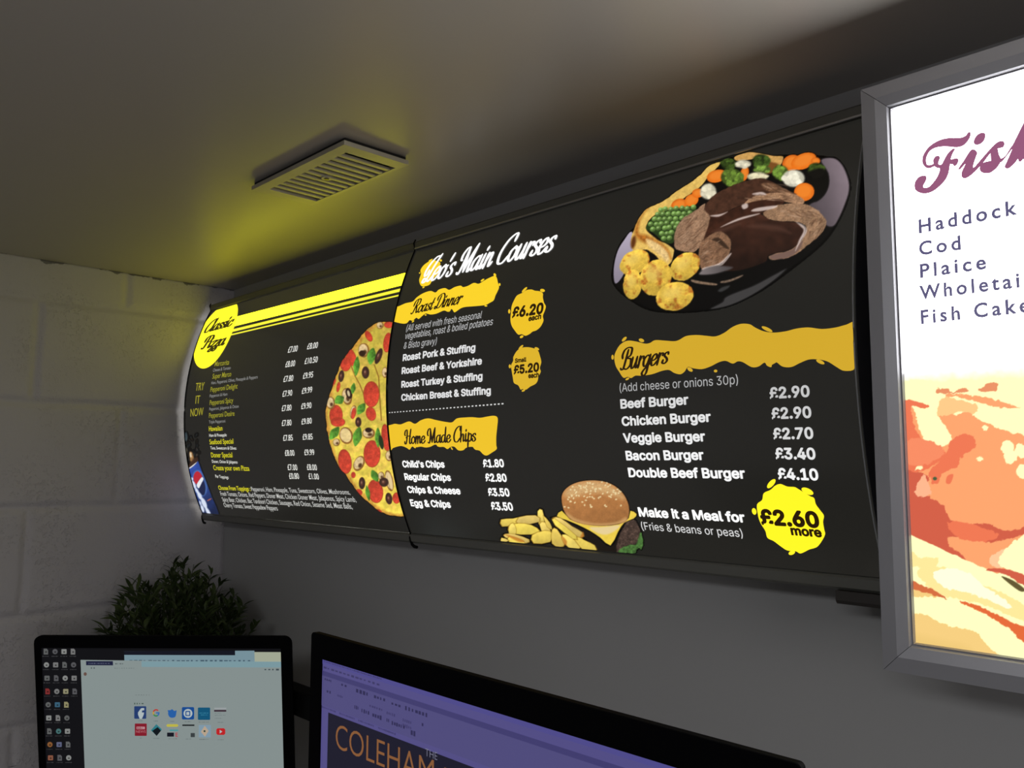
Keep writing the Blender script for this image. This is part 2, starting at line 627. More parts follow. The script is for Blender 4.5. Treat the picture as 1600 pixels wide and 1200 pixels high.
# ------------------------------------------------------------------ the room
def wall_material(name, rgb, blocks, rough=0.6, spec=0.3):
    m = bpy.data.materials.new(name)
    m.use_nodes = True
    nt = m.node_tree
    N, Lk = nt.nodes, nt.links
    b = N['Principled BSDF']
    b.inputs['Roughness'].default_value = rough
    b.inputs['Specular IOR Level'].default_value = spec
    geo = N.new('ShaderNodeNewGeometry')
    sep = N.new('ShaderNodeSeparateXYZ')
    Lk.new(geo.outputs['Position'], sep.inputs[0])

    def math_(op, a, c=None):
        n = N.new('ShaderNodeMath')
        n.operation = op
        for i, v in enumerate((a, c)):
            if v is None:
                continue
            if isinstance(v, (int, float)):
                n.inputs[i].default_value = v
            else:
                Lk.new(v, n.inputs[i])
        return n.outputs[0]
    fine = N.new('ShaderNodeTexNoise')
    fine.inputs['Scale'].default_value = 140 if blocks else 60
    fine.inputs['Detail'].default_value = 4
    Lk.new(geo.outputs['Position'], fine.inputs['Vector'])
    big = N.new('ShaderNodeTexNoise')
    big.inputs['Scale'].default_value = 9
    big.inputs['Detail'].default_value = 3
    Lk.new(geo.outputs['Position'], big.inputs['Vector'])
    h = math_('MULTIPLY', fine.outputs['Fac'], 0.35 if blocks else 0.12)
    h = math_('ADD', h, math_('MULTIPLY', big.outputs['Fac'], 0.5 if blocks else 0.5))
    col = N.new('ShaderNodeMixRGB')
    c = lin(rgb)
    col.inputs[1].default_value = (*c, 1)
    col.inputs[2].default_value = (*(v * 0.2 for v in c), 1)
    if blocks:
        # open pores of the painted concrete blocks, patchy
        vor = N.new('ShaderNodeTexVoronoi')
        vor.inputs['Scale'].default_value = 105
        vw = N.new('ShaderNodeMixRGB')
        vw.inputs[0].default_value = 0.03
        Lk.new(geo.outputs['Position'], vw.inputs[1])
        Lk.new(fine.outputs['Color'], vw.inputs[2])
        Lk.new(vw.outputs[0], vor.inputs['Vector'])
        pit = N.new('ShaderNodeMapRange')
        pit.inputs[1].default_value, pit.inputs[2].default_value = 0.1, 0.42
        pit.inputs[3].default_value, pit.inputs[4].default_value = 0.0, 1.0
        Lk.new(vor.outputs['Distance'], pit.inputs[0])
        gate = N.new('ShaderNodeMapRange')
        gate.inputs[1].default_value, gate.inputs[2].default_value = 0.4, 0.62
        Lk.new(big.outputs['Fac'], gate.inputs[0])
        pits = math_('MULTIPLY', math_('SUBTRACT', 1.0, pit.outputs[0]), gate.outputs[0])
        h = math_('SUBTRACT', h, math_('MULTIPLY', pits, 0.38))
        # wandering crack where the wall meets the ceiling
        cr = N.new('ShaderNodeTexNoise')
        cr.inputs['Scale'].default_value = 22
        cr.inputs['Detail'].default_value = 4
        Lk.new(geo.outputs['Position'], cr.inputs['Vector'])
        dz = math_('SUBTRACT', CEIL, sep.outputs['Z'])
        wob = math_('MULTIPLY', math_('SUBTRACT', cr.outputs['Fac'], 0.47), 0.05)
        fac = N.new('ShaderNodeMapRange')
        fac.inputs[1].default_value, fac.inputs[2].default_value = 0.0, 0.0015
        Lk.new(math_('SUBTRACT', wob, dz), fac.inputs[0])
        Lk.new(math_('MULTIPLY', fac.outputs[0], 0.8), col.inputs[0])
    else:
        col.inputs[0].default_value = 0.0
    Lk.new(col.outputs[0], b.inputs['Base Color'])
    bp = N.new('ShaderNodeBump')
    bp.inputs['Strength'].default_value = 0.75 if blocks else 0.25
    bp.inputs['Distance'].default_value = 0.004
    Lk.new(h, bp.inputs['Height'])
    Lk.new(bp.outputs['Normal'], b.inputs['Normal'])
    return m


M_block = wall_material('painted_block', (190, 187, 190), True)
M_plaster = wall_material('painted_plaster', (178, 178, 178), False)
M_ceil = wall_material('painted_ceiling', (184, 179, 172), False, 0.36, 0.7)
M_floor = mat('grey_vinyl', (90, 88, 86), 0.5, noise=(3, .15))

YF, XR = -3.6, 4.2                           # the room runs this far from the corner
bm = bmesh.new()
box(bm, (-0.12, YF, -0.1), (XR, 0.12, 0))
struct(obj('floor', bm, M_floor))
bm = bmesh.new()
box(bm, (-0.12, YF, CEIL), (XR, 0.12, CEIL + 0.12))
struct(obj('ceiling', bm, M_ceil))
bm = bmesh.new()
box(bm, (-.12, 0, 0), (XR, 0.12, CEIL))
struct(obj('wall_back', bm, M_plaster))

# left wall: painted blockwork, the beds and joints really sunk into it
BH, BL = 0.2283, 0.45
ROW0 = -0.1543 + ZS                          # one bed joint
ys = list(np.linspace(-1.15, 0.0, 257))
zs = list(np.arange(1.02, CEIL, 0.0045)) + [CEIL]
Yg, Zg = np.meshgrid(ys, zs)


def groove(d, w=0.011):
    return np.clip(1 - np.abs(d) / w, 0, 1) ** 1.0


rowf = (Zg - ROW0) / BH
row = np.floor(rowf)
wob = (fbm(Yg * 9, Zg * 9, 4) - .5) * 0.005
dz = (rowf - np.round(rowf)) * BH + wob
jy = -0.265 + np.where(np.mod(row, 2) == 1, 0.0, -.1825)
dy = (Yg - jy) / BL
dy = (dy - np.round(dy)) * BL + wob
dep = np.maximum(groove(dz, .013) * 0.85, groove(dy, .012) * 0.7) * 0.008
dep *= 0.55 + 0.75 * fbm(Yg * 9, Zg * 9, 8)
dep += 0.0022 * (fbm(Yg * 11, Zg * 11, 21) - .5)
Vv = np.stack([-np.maximum(dep, -0.001), Yg, Zg], -1).reshape(-1, 3)
nw = len(ys)
faces = []
for i in range(len(zs) - 1):
    for j in range(nw - 1):
        k = i * nw + j
        faces.append((k, k + 1, k + nw + 1, k + nw))
Vl = [tuple(v) for v in Vv]
b0 = len(Vl)
zl, yl, yh = zs[0], ys[0], ys[-1]
Vl += [(0, YF, 0), (0, yl, 0), (0, yl, CEIL), (0, YF, CEIL), (0, yh, 0), (0, yh, zl), (0, yl, zl)]
faces += [(b0, b0 + 1, b0 + 2, b0 + 3), (b0 + 1, b0 + 4, b0 + 5, b0 + 6)]
Vl += [(-.12, YF, 0), (-.12, 0, 0), (-.12, 0, CEIL), (-.12, YF, CEIL)]
faces += [(b0 + 7, b0 + 10, b0 + 9, b0 + 8)]
me = bpy.data.meshes.new('wall_left')
me.from_pydata(Vl, [], faces)
bmw = bmesh.new()
bmw.from_mesh(me)
bmesh.ops.recalc_face_normals(bmw, faces=bmw.faces)
bmw.normal_update()
if sum(f.normal.x for f in list(bmw.faces)[:200]) < 0:
    bmesh.ops.reverse_faces(bmw, faces=bmw.faces)
bmw.to_mesh(me)
bmw.free()
me.polygons.foreach_set('use_smooth', [True] * len(me.polygons))
struct(link('wall_left', me, M_block))

# ------------------------------------------------------------------ the two bowed menu boxes
M_alu = mat('grey_painted_metal', (112, 112, 106), 0.45, 0.2)
M_dark = mat('dark_plastic', (26, 26, 27), 0.4)
M_black = mat('black_rubber', (10, 10, 10), 0.7, spec=.1)
M_cap = mat('end_cap_grey', (70, 70, 76), 0.5)
M_edge = mat('clear_acrylic_edge', (170, 172, 175), 0.25)
M_brite = mat('bright_aluminium', (190, 190, 190), 0.3, 0.8)


def box_shell(root, xa, xb, panel_ink):
    A = Arc(xa, xb)
    W = xb - xa
    zb = ZT - HB
    # tray behind the face: back plate
    bm = bmesh.new()
    box(bm, (xa + .004, -0.008, zb - .004), (xb - .004, -0.001, ZT + .004))
    obj('back_tray', bm, M_alu, root)
    # top and bottom channel the face is sprung into
    for name, s, z in (('top_rail', 1, ZT), ('bottom_rail', -1, zb)):
        bm = bmesh.new()
        prof = [(-.001, z - s * .001), (-EDGE + .004, z - s * .001), (-EDGE - .0005, z + s * .001), (-EDGE - .0025, z + s * .003),
                (-EDGE - .0025, z + s * .0135), (-EDGE + .001, z + s * .0165), (-.001, z + s * .0165)]
        prism_x(bm, prof, xa, xb)
        obj(name, bm, M_alu, root)
    # bowed face
    bm = bmesh.new()
    n = 48
    S = np.linspace(0.0005, A.L - .0005, n)
    f0 = [[bm.verts.new(Vector(A.pos(np.array(u), np.array(s), 0.0))) for s in S] for u in (0.001, W - .001)]
    f1 = [[bm.verts.new(Vector(A.pos(np.array(u), np.array(s), -0.003))) for s in S] for u in (0.001, W - .001)]
    for i in range(n - 1):
        bm.faces.new((f0[0][i], f0[0][i + 1], f0[1][i + 1], f0[1][i]))
        bm.faces.new((f1[0][i], f1[1][i], f1[1][i + 1], f1[0][i + 1]))
        bm.faces.new((f0[0][i], f1[0][i], f1[0][i + 1], f0[0][i + 1]))
        bm.faces.new((f0[1][i], f0[1][i + 1], f1[1][i + 1], f1[1][i]))
    bm.faces.new((f0[0][0], f0[1][0], f1[1][0], f1[0][0]))
    bm.faces.new((f0[0][-1], f1[0][-1], f1[1][-1], f0[1][-1]))
    bmesh.ops.recalc_face_normals(bm, faces=bm.faces)
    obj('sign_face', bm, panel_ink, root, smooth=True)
    return A


def end_plate(root, A, x, t, m, name='end_cap'):
    S = np.linspace(0.001, A.L - .001, 40)
    P = A.pos(np.zeros(40), S, -0.0035)
    prof = [(p[1], p[2]) for p in P] + [(-.004, ZT - HB + .001), (-.004, ZT - .001)]
    bm = bmesh.new()
    prism_x(bm, prof, x, x + t)
    return obj(name, bm, m, root)


def face_strip(root, A, u, rad, m, name, tail=True, lab=None, off=0.0012):
    S = np.linspace(0.0, A.L, 36)
    pts = [tuple(p) for p in A.pos(np.full(36, u), S, off)]
    rr = [rad] * 36
    if tail:
        x, y, z = pts[-1]
        t0 = [(x, y - .001, z - .006), (x + .002, y - .001, z - .012), (x + .007, y - .001, z - .0185), (x + .014, y - .0015, z - .0215), (x + .021, y - .0015, z - .022)]
        pts += t0
        rr += [rad * 1.3, rad * 1.5, rad * 1.9, rad * 2.2, rad * 2.0]
        a, b, c = pts[0]
        pts = [(a + .004, b - .002, c + .018), (a - .0005, b - .003, c + .012)] + pts
        rr = [rad, rad] + rr
    bm = bmesh.new()
    tube(bm, pts, rr, 8)
    return obj(name, bm, m, root, smooth=True, label=lab)


BK = ink((33, 32, 29), 1.0, 0.22)  # light leaking through black print, raised to include glare haze
WH = ink((250, 250, 246), 1.1, 0.25)

# ---- left box: pizza menu
pz = thing('menu_lightbox', 'bowed black backlit pizza menu sign with half a pizza, nearest the block wall', 'sign', (X0, -0.004, ZT - HB), 'bowed menu lightboxes')
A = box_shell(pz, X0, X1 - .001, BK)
end_plate(pz, A, X1 - .004, .0025, M_cap, 'end_cap')
face_strip(pz, A, 0.002, .0013, M_black, 'edge_strip', True)
for zz in (ZT - .10, ZT - .25, ZT - .40):
    bm = bmesh.new()
    tube(bm, [(X0 + .16, -.032, zz), (X1 - .05, -.032, zz)], .008, 12)
    lt = obj('lamp_tube', bm, ink((250, 248, 240), 17.0, .4, True), pz, smooth=True)

YEL = ink((250, 243, 30), 4.6, .25, True)
YEL2 = ink((250, 243, 60), 1.05, .25)
INKB = ink((46, 40, 6), 1.0, .25)
DK = ink((58, 56, 8), 1.0, .25)

# yellow disc, cut by the top and left edges of the face
poly = [(max(.002, .088 + .0985 * math.cos(t)), max(.002, .075 + .088 * math.sin(t))) for t in np.linspace(0, 2 * math.pi, 64, endpoint=False)]
obj('yellow_disc', shape_bm(A, [poly], .0005), ink((250, 240, 40), 1.3, .25, True), pz)

for pts in ([(369.5, 495), (635.5, 426), (628.8, 445.6), (365, 510)], [(363, 514.8), (628.3, 450.3), (626, 455.6), (361.4, 519.2)], [(359.8, 522.5), (624.8, 460.2), (624, 462.6), (358.8, 524.8)]):
    q = [A.uv(p) for p in pts]
    q = [(q[0][0], q[0][1]), (A.xb - A.xa - .002, q[1][1]), (A.xb - A.xa - .002, q[2][1]), (q[3][0], q[3][1])]
    obj('yellow_stripe', shape_bm(A, [q], .0004), YEL if pts[0][1] == 495 else YEL2, pz)

script_words(pz, 'heading', A, 'Classic', (318.5, 520.5), (363.5, 508.5), 16, INKB, .3, .16, .42, .0009)
script_words(pz, 'heading', A, 'Pizza', (313.7, 546), (351.5, 538.5), 17, INKB, .3, .16, .42, .0009)

YT = ink((150, 146, 40), 1.0, .25)
GT = ink((140, 140, 138), 1.0, .25)
PT = ink((232, 232, 225), 1.0, .25)
YT2 = ink((214, 206, 30), 1.0, .25)
for s, a, b, c in (('TRY', (305.5, 611), (318.7, 609.5), 12), ('IT', (305.7, 631), (312.5, 630.5), 12.5), ('NOW', (298, 651), (318, 649), 12)):
    words(pz, 'slogan_word', A, s, a, b, c, ink((176, 168, 45), 1.0, .25), -.006)

names = [('Marcorita', (335.5, 572.5), (358, 569.7)), ('Super Marco', (332, 592), (361.3, 588)), ('Pepperoni Delight', (329, 612.5), (371.3, 607)),
         ('Pepperoni Spicy', (328, 633), (364.7, 629)), ('Pepperoni Desire', (327, 653), (366.8, 649.5)), ('Hawaiian', (327, 673.7), (348, 672.5)),
         ('Seafood Special', (328.2, 694.2), (365.2, 693)), ('Doner Special', (330.7, 714.5), (363.8, 714.5)), ('Create your own Pizza', (334.5, 734.3), (390.5, 735.5))]
for i, (s, a, b) in enumerate(names):
    words(pz, 'pizza_name', A, s, a, b, 7.4, YT if i < 5 else YT2, .010)
notes = [('Cheese & Tomato', (333, 581), (360.5, 577)), ('Ham, Pepperoni, Olives, Pineapple & Peppers', (330.5, 600.7), (402.8, 591.3)), ('Pepperoni & Ham', (328, 621), (355.5, 618)),
         ('Pepperoni, Jalapenos & Onion', (327.5, 641.5), (373.3, 637)), ('Triple Pepperoni', (327, 661.7), (352.5, 660)), ('Ham & Pineapple', (327.5, 682.5), (354.5, 681.7)),
         ('Tuna, Sweetcorn & Olives', (329.5, 702), (369.7, 702.5)), ('Doner, Onion & Jalapeno', (332, 723), (371.7, 724.2)), ('Per Toppings', (337.5, 746.2), (357.7, 748))]
for i, (s, a, b) in enumerate(notes):
    words(pz, 'pizza_note', A, s, a, b, 4.6, GT if i < 5 else PT, .004)
pr1 = ['7.00', '8.00', '7.80', '7.90', '7.80', '7.80', '7.85', '8.00', '7.00', '0.80']
pp1 = [((450, 551.3), (464.6, 549)), ((446.2, 574), (460.9, 572)), ((443.2, 597), (458.2, 595)), ((441.8, 620), (456.8, 618)), ((440.8, 642.5), (455.8, 641)),
       ((441, 665.5), (456, 664.5)), ((443.2, 688.7), (458.1, 688)), ((446.2, 712), (460.9, 712)), ((450.5, 734.2), (465.6, 734.7)), ((453, 748), (468.3, 748.2))]
pr2 = ['8.00', '10.50', '9.95', '9.99', '9.90', '9.80', '9.85', '9.99', '8.00', '1.00']
pp2 = [((480, 546), (496.3, 543.7)), ((476.2, 569), (496.2, 566)), ((473.7, 592), (489.3, 589.5)), ((472, 615.5), (488, 613)), ((471.2, 639.2), (487, 637.5)),
       ((471.7, 663.2), (487.6, 661.5)), ((473.7, 687), (489.2, 686.5)), ((476.5, 711), (492, 711)), ((480.7, 734), (496.2, 734.7)), ((483.5, 748.2), (499.3, 749))]
for pr, pp in ((pr1, pp1), (pr2, pp2)):
    for s, (a, b) in zip(pr, pp):
        words(pz, 'pizza_price', A, '£' + s, a, b, 8.8, PT, .008, 0)
words(pz, 'toppings_title', A, 'Choose From Toppings :', (342.5, 765), (392.5, 767), 6.2, YT2, .02)
for s, a, b in (('Pepperoni, Ham, Pineapple, Tuna, Sweetcorn, Olives, Mushrooms,', (393.7, 767), (548, 772.5)),
                ('Fresh Tomato, Onions, Red Peppers, Doner Meat, Chicken Doner Meat, Jalapenos, Spicy Lamb,', (345.7, 774.2), (557.5, 784.2)),
                ('Spicy Bear, Chicken, Bac Tandoori Chicken, Sausages, Red Onion, Sesame Sed, Meat Balls,', (348.7, 783.2), (551.7, 795)),
                ('Cherry Tomato, Sweet Peppadew Peppers', (351.2, 792), (435, 797.5))):
    words(pz, 'toppings_line', A, s, a, b, 6.4, ink((200, 200, 196), 1.0, .25), .004)

# half pizza, cut off by the seam
rimA = [(1480, 380), (1415, 411), (1340, 410), (1280, 440), (1220, 500), (1160, 580), (1110, 640), (1070, 730), (1030, 840), (1005, 930), (995, 1000), (1004, 1080)]
rimB = [(1012, 150), (1022, 210), (1060, 320), (1130, 420), (1200, 520), (1290, 600), (1380, 655), (1500, 668)]
base = [(260 + x / 4, 400 + y / 4) for x, y in rimA] + [(260 + x / 4, 640 + y / 4) for x, y in rimB] + [(660, 800), (660, 600), (660, 500)]
P = Pic(A, [(506, 498), (634, 500), (632, 810), (506, 800)], 190, 430)
P.U = P.U  # grid already lies on the face
P.fill(base, (205, 150, 60), 1.4, [(5, .25)], n=3, warp=(7, 1.2))
inner = [(x + 4 + max(0, (520 - y) * .02), y + (3 if y < 560 else 0) - (3 if y > 740 else 0)) for x, y in base]
P.fill(inner, (214, 192, 74), 5, [(9, .14), (3, .1)], n=3, warp=(6, 2.5), add=False, col2=(232, 196, 84), thr=(8, .45, .7), shade=(0, 1, -.14))
P.crop = (500, 490, 7.057)
for k, L in enumerate(([(340, 560), (390, 690), (440, 780), (490, 900), (500, 1010)], [(600, 560), (650, 700), (660, 900), (680, 1180)])):
    for (ax, ay), (bx, by) in zip(L[:-1], L[1:]):
        P.fill([(ax - 6, ay), (ax + 7, ay), (bx + 7, by), (bx - 6, by)], (120, 75, 25), 1.2, n=1, alpha=.75, add=False)
PEP, OLI, MUS, BAS = (200, 66, 46), (62, 40, 32), (196, 160, 104), (84, 138, 46)


def pep(x, y, a, b, r=0):
    P.ell(x, y, a * 1.06, b * 1.05, r, (150, 62, 28), add=False)
    P.ell(x, y, a, b, r, PEP, tex=[(4, .16), (1.5, .12)], add=False, shade=(.5, .8, -.1))


def oli(x, y, a, b, r=0):
    P.ell(x, y, a, b, r, OLI, tex=[(3, .2)], add=False)
    P.ell(x - a * .1, y, a * .4, b * .45, r, (95, 55, 42), add=False, soft=2)
    P.ell(x - a * .15, y - b * .1, a * .2, b * .2, r, (150, 110, 90), add=False)


def mus(x, y, a, b, r=0):
    P.ell(x, y, a, b, r, (140, 96, 44), add=False, tex=[(3, .2)])
    P.ell(x - a * .1, y - b * .05, a * .8, b * .8, r, (218, 190, 140), add=False, tex=[(3, .18)])
    P.ell(x + a * .2, y + b * .25, a * .35, b * .3, r, (88, 58, 34), add=False, soft=2)


def bas(x, y, a, b, r=0):
    q = math.radians(r)
    s = [(0, -1), (.75, -.35), (.8, .2), (.1, 1), (-.7, .3), (-.75, -.3)]
    P.fill([(x + a * u * math.cos(q) - b * v * math.sin(q), y + a * u * math.sin(q) + b * v * math.cos(q)) for u, v in s], BAS, 1.3, [(3, .3)], add=False, shade=(.7, -.3, .3))


pep(570, 890, 84, 138), pep(345, 480, 52, 100, -22), pep(285, 560, 56, 74), pep(180, 1120, 70, 108), pep(748, 320, 44, 105, 8), pep(540, 250, 32, 62, -28), pep(760, 125, 48, 34)
pep(205, 810, 18, 55, 10), pep(150, 760, 18, 45, 30), mus(485, 405, 62, 80), mus(300, 915, 55, 95, -10), mus(120, 985, 48, 70), mus(665, 130, 38, 42), mus(720, 650, 34, 60)
P.ell(468, 440, 36, 34, 0, (52, 32, 22), add=False)
P.ell(322, 880, 36, 62, -15, (52, 32, 22), add=False), P.ell(318, 880, 14, 34, -15, (205, 190, 150), add=False)
bas(570, 470, 58, 95, 12), bas(405, 580, 42, 110, 6), bas(215, 950, 60, 60, 60), bas(368, 825, 32, 62, 10), bas(455, 1050, 52, 72, 35)
oli(505, 650, 42, 68), oli(238, 690, 32, 66, 8), oli(650, 470, 34, 92, 20)
mus(370, 1085, 34, 75, 12), pep(372, 1100, 22, 60, 10), pep(565, 1105, 52, 75, -15)
P.crop = (500, 640, 6.664)
pep(545, 460, 84, 136), pep(262, 540, 66, 124, -8), pep(580, 850, 76, 118, -8), pep(690, 290, 44, 135, -6), pep(800, 920, 40, 56), pep(190, 130, 72, 45)
mus(275, 270, 70, 90, -15), mus(510, 245, 66, 56), mus(410, 560, 54, 84, 25), mus(725, 740, 40, 112, -12), mus(725, 480, 40, 58), mus(640, 690, 34, 45), mus(175, 340, 38, 40)
P.ell(275, 268, 52, 72, -15, (232, 205, 140), add=False, tex=[(3, .1)])
P.ell(735, 745, 20, 90, -12, (232, 205, 150), add=False)
P.ell(508, 213, 36, 26, 0, (45, 28, 20), add=False)
bas(150, 245, 52, 82, 38), bas(390, 280, 56, 105, 14), bas(572, 690, 45, 68, -25), bas(500, 870, 28, 82, -10), bas(605, 290, 38, 105, 0)
P.ell(640, 340, 24, 75, -10, (38, 52, 26), add=False)
oli(402, 130, 32, 52), oli(440, 765, 34, 64), oli(720, 925, 36, 62, -8), oli(668, 755, 50, 48, 30)
pep(350, 680, 22, 30), pep(410, 860, 34, 30, 40), pep(615, 1060, 30, 20, 20)
P.build(pz, 'pizza_picture')

# cola cup at the lower left
P = Pic(A, [(286, 672), (345, 680), (345, 806), (284, 800)], 110, 230)
P.crop = (270, 660, 7.5)
for i in range(26):
    x, y = RND.uniform(140, 320), RND.uniform(110, 460)
    P.ell(x, y, RND.uniform(4, 13), RND.uniform(6, 26), RND.uniform(-40, 40), RND.choice([(60, 70, 72), (88, 72, 52), (120, 110, 96), (48, 58, 66)]), soft=3, alpha=.7)
P.fill([(195, 350), (225, 345), (250, 400), (262, 470), (235, 500), (205, 440)], (176, 130, 78), 3, [(3, .3)])
P.fill([(200, 360), (215, 355), (225, 400), (205, 405)], (225, 205, 175), 2)
P.fill([(150, 300), (172, 310), (170, 370), (155, 400)], (110, 105, 92), 3)
P.fill([(140, 130), (165, 115), (180, 170), (165, 220), (142, 210)], (74, 92, 100), 3, alpha=.8)
P.fill([(175, 520), (230, 440), (290, 400), (300, 460), (240, 510), (180, 555)], (60, 38, 24), 3, [(2, .4)])
P.fill([(175, 555), (230, 520), (280, 475), (300, 455), (340, 560), (400, 710), (470, 890), (545, 1075), (455, 1098), (330, 1098), (270, 900), (210, 720)], (34, 58, 124), 1.5, [(8, .2)], n=2, shade=(.2, .9, .4))
P.ell(318, 712, 72, 150, -14, (104, 150, 210), add=False, soft=5)
P.ell(318, 712, 62, 132, -14, (30, 50, 110), add=False, soft=3)
P.fill([(245, 640), (262, 590), (295, 572), (330, 600), (345, 640), (310, 680), (285, 722), (255, 700)], (186, 34, 48), 1.2, add=False)
P.fill([(345, 640), (362, 665), (340, 710), (310, 770), (285, 750), (285, 722), (310, 680)], (232, 232, 236), 1.2, add=False)
P.fill([(362, 690), (385, 760), (375, 840), (345, 850), (310, 790), (340, 720)], (18, 28, 66), 1.2, add=False)
for x, y, a, b, r in ((222, 662, 20, 18, 0), (245, 725, 22, 52, -28), (285, 800, 16, 40, -28), (318, 860, 22, 50, -26), (368, 945, 26, 68, -24), (415, 1045, 20, 62, -30), (350, 1010, 18, 45, -20), (325, 945, 10, 30, -20)):
    P.ell(x, y, a, b, r, (214, 222, 240), add=False, soft=2)
P.ell(430, 905, 8, 30, 60, (170, 90, 80), add=False)
P.fill([(172, 556), (232, 522), (280, 476), (278, 468), (228, 506), (176, 545)], (226, 226, 228), 1.2)
P.build(pz, 'drink_picture')

# ---- right box: main courses
mc = thing('menu_lightbox', 'bowed black backlit main courses and burgers menu sign beside the fish poster', 'sign', (X1, -0.004, ZT - HB), 'bowed menu lightboxes')
mc_root[0] = mc
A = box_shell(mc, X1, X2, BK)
end_plate(mc, A, X2 - .003, .0025, M_cap, 'end_cap')
end_plate(mc, A, X1 + .001, .002, M_cap, 'end_cap')
face_strip(mc, A, 0.0015, .0013, M_black, 'edge_strip', True, 'black joint strip hooked under the rail')
face_strip(mc, A, X2 - X1 - .0015, .0009, M_edge, 'edge_strip', False, 'pale clear edge of the sign face')
bm = bmesh.new()
box(bm, (X1 + .004, -EDGE - .0045, ZT + .0005), (X2, -EDGE - .0024, ZT + .0035), .0006)
obj('bright_lip', bm, M_brite, mc)
bm = bmesh.new()
prism_x(bm, [(-.075, ZT - HB - .017), (-.075, ZT - HB - .027), (-.072, ZT - HB - .031), (-.02, ZT - HB - .031), (-.02, ZT - HB - .017)], 1.612, 1.672)
obj('cable_box', bm, mat('dark_grey_plastic', (62, 58, 56), .5), mc)

WW = ink((250, 250, 248), 1.15, .2)
W2 = ink((214, 214, 212), 1.0, .2)
W3 = ink((190, 190, 190), 1.0, .2)
Y1 = ink((252, 212, 42), 1.0, .2)  # yellows step down in brightness: uneven backlight put into the ink colour
Y2 = ink((240, 196, 40), 1.0, .2)
Y3 = ink((222, 180, 44), 1.0, .2)
YB = ink((212, 170, 44), 1.0, .2)
YC = ink((255, 236, 36), 1.15, .2)
BT = ink((40, 26, 8), 1.0, .2)

c3 = (600, 340, 5.333)
c4 = (600, 560, 5.333)
c5 = (600, 680, 3.81)
c7 = (930, 480, 3.7209)
c8 = (960, 680, 3.81)


def at(c, x, y):
    return (c[0] + x / c[2], c[1] + y / c[2])


shape(mc, 'yellow_splash', A, [[(300, 550), (295, 515), (310, 470), (305, 440), (330, 400), (370, 370), (410, 355), (450, 365), (470, 378), (465, 420), (472, 445), (450, 470), (420, 500), (400, 530), (380, 560), (345, 572), (315, 572)],
                               blob(475, 358, 9, 9), blob(390, 355, 20, 5, -30), blob(330, 582, 10, 5, -30), blob(298, 462, 5, 6)], Y1, crop=c3)
script_words(mc, 'heading', A, "Leo's Main Courses", at(c3, 312, 545), at(c3, 1420, 272), 35, WW, .26, .12, .30, label='white flowing heading')
shape(mc, 'heading_banner', A, [[(60, 760), (118, 742), (180, 715), (240, 700), (275, 665), (330, 630), (390, 612), (430, 625), (460, 600), (510, 588), (545, 603), (590, 580), (640, 568), (660, 580), (700, 570), (750, 545), (790, 552), (830, 530), (870, 507), (920, 487), (940, 500), (950, 540), (960, 580), (945, 620), (930, 650), (915, 690), (880, 712), (850, 728), (800, 735), (740, 740), (680, 745), (640, 757), (600, 785), (585, 788), (565, 762), (535, 785), (500, 775), (440, 800), (390, 808), (350, 800), (320, 820), (290, 845), (270, 835), (240, 860), (215, 855), (190, 880), (150, 883), (85, 868), (50, 860)],
                                blob(925, 478, 10, 14, -30), blob(965, 558, 7, 12), blob(850, 736, 12, 6), blob(822, 522, 18, 7, -35), blob(348, 812, 8, 5), blob(243, 866, 12, 5, -40), blob(548, 775, 13, 5, -50)], Y1, crop=c3, n=4)
script_words(mc, 'heading', A, 'Roast Dinner', at(c3, 222, 806), at(c3, 655, 712), 20, BT, .32, .13, .32)
for s, a, b in (('(All served with fresh seasonal', (634.7, 518), (752.3, 497.2)), ('vegetables, roast & boiled potatoes', (632.8, 530.3), (769.7, 507.8)), ('& Bisto gravy)', (631, 545.3), (682, 537.8))):
    words(mc, 'menu_note', A, s, a, b, 9.8, W3, -.004, .12)
for s, a, b in (('Roast Pork & Stuffing', (629.6, 564), (743, 548)), ('Roast Beef & Yorkshire', (628, 584.4), (753.4, 569)), ('Roast Turkey & Stuffing', (627.6, 605.6), (754.4, 592.8)), ('Chicken Breast & Stuffing', (627.6, 626), (767.5, 615.3))):
    words(mc, 'dish_name', A, s, a, b, 9.6, ink((226, 226, 226), 1.0, .2), .03)
dots = []
for i in range(34):
    t = (i + .5) / 34
    x, y = 607.5 + (788.4 - 607.5) * t ** 1.12, 644.9 + (630.7 - 644.9) * t ** 1.12
    h = .9 + .5 * t
    dots.append([(x - 1.05 * h, y - .75 * h), (x + 1.05 * h, y - .9 * h), (x + 1.05 * h, y + .65 * h), (x - 1.05 * h, y + .8 * h)])
shape(mc, 'dotted_line', A, dots, W2, n=1)
shape(mc, 'heading_banner', A, [[(20, 575), (52, 563), (90, 545), (140, 550), (210, 525), (260, 545), (310, 515), (370, 500), (440, 515), (520, 530), (570, 532), (610, 500), (680, 492), (740, 490), (800, 495), (860, 485), (910, 478), (940, 485), (950, 510), (945, 570), (937, 650), (937, 720), (940, 755), (900, 785), (860, 808), (830, 800), (800, 770), (770, 760), (740, 737), (690, 742), (660, 765), (620, 765), (590, 737), (560, 735), (530, 755), (500, 737), (460, 737), (430, 717), (390, 735), (350, 742), (310, 735), (270, 740), (235, 735), (215, 760), (190, 745), (150, 730), (110, 735), (65, 750), (30, 755)],
                                blob(255, 738, 14, 6, 40), blob(450, 728, 8, 5, 40), blob(566, 750, 14, 5, 60), blob(762, 752, 18, 6, 35)], Y2, crop=c4, n=4)
script_words(mc, 'heading', A, 'Home Made Chips', at(c4, 172, 712), at(c4, 778, 688), 22, BT, .18, .13, .32)
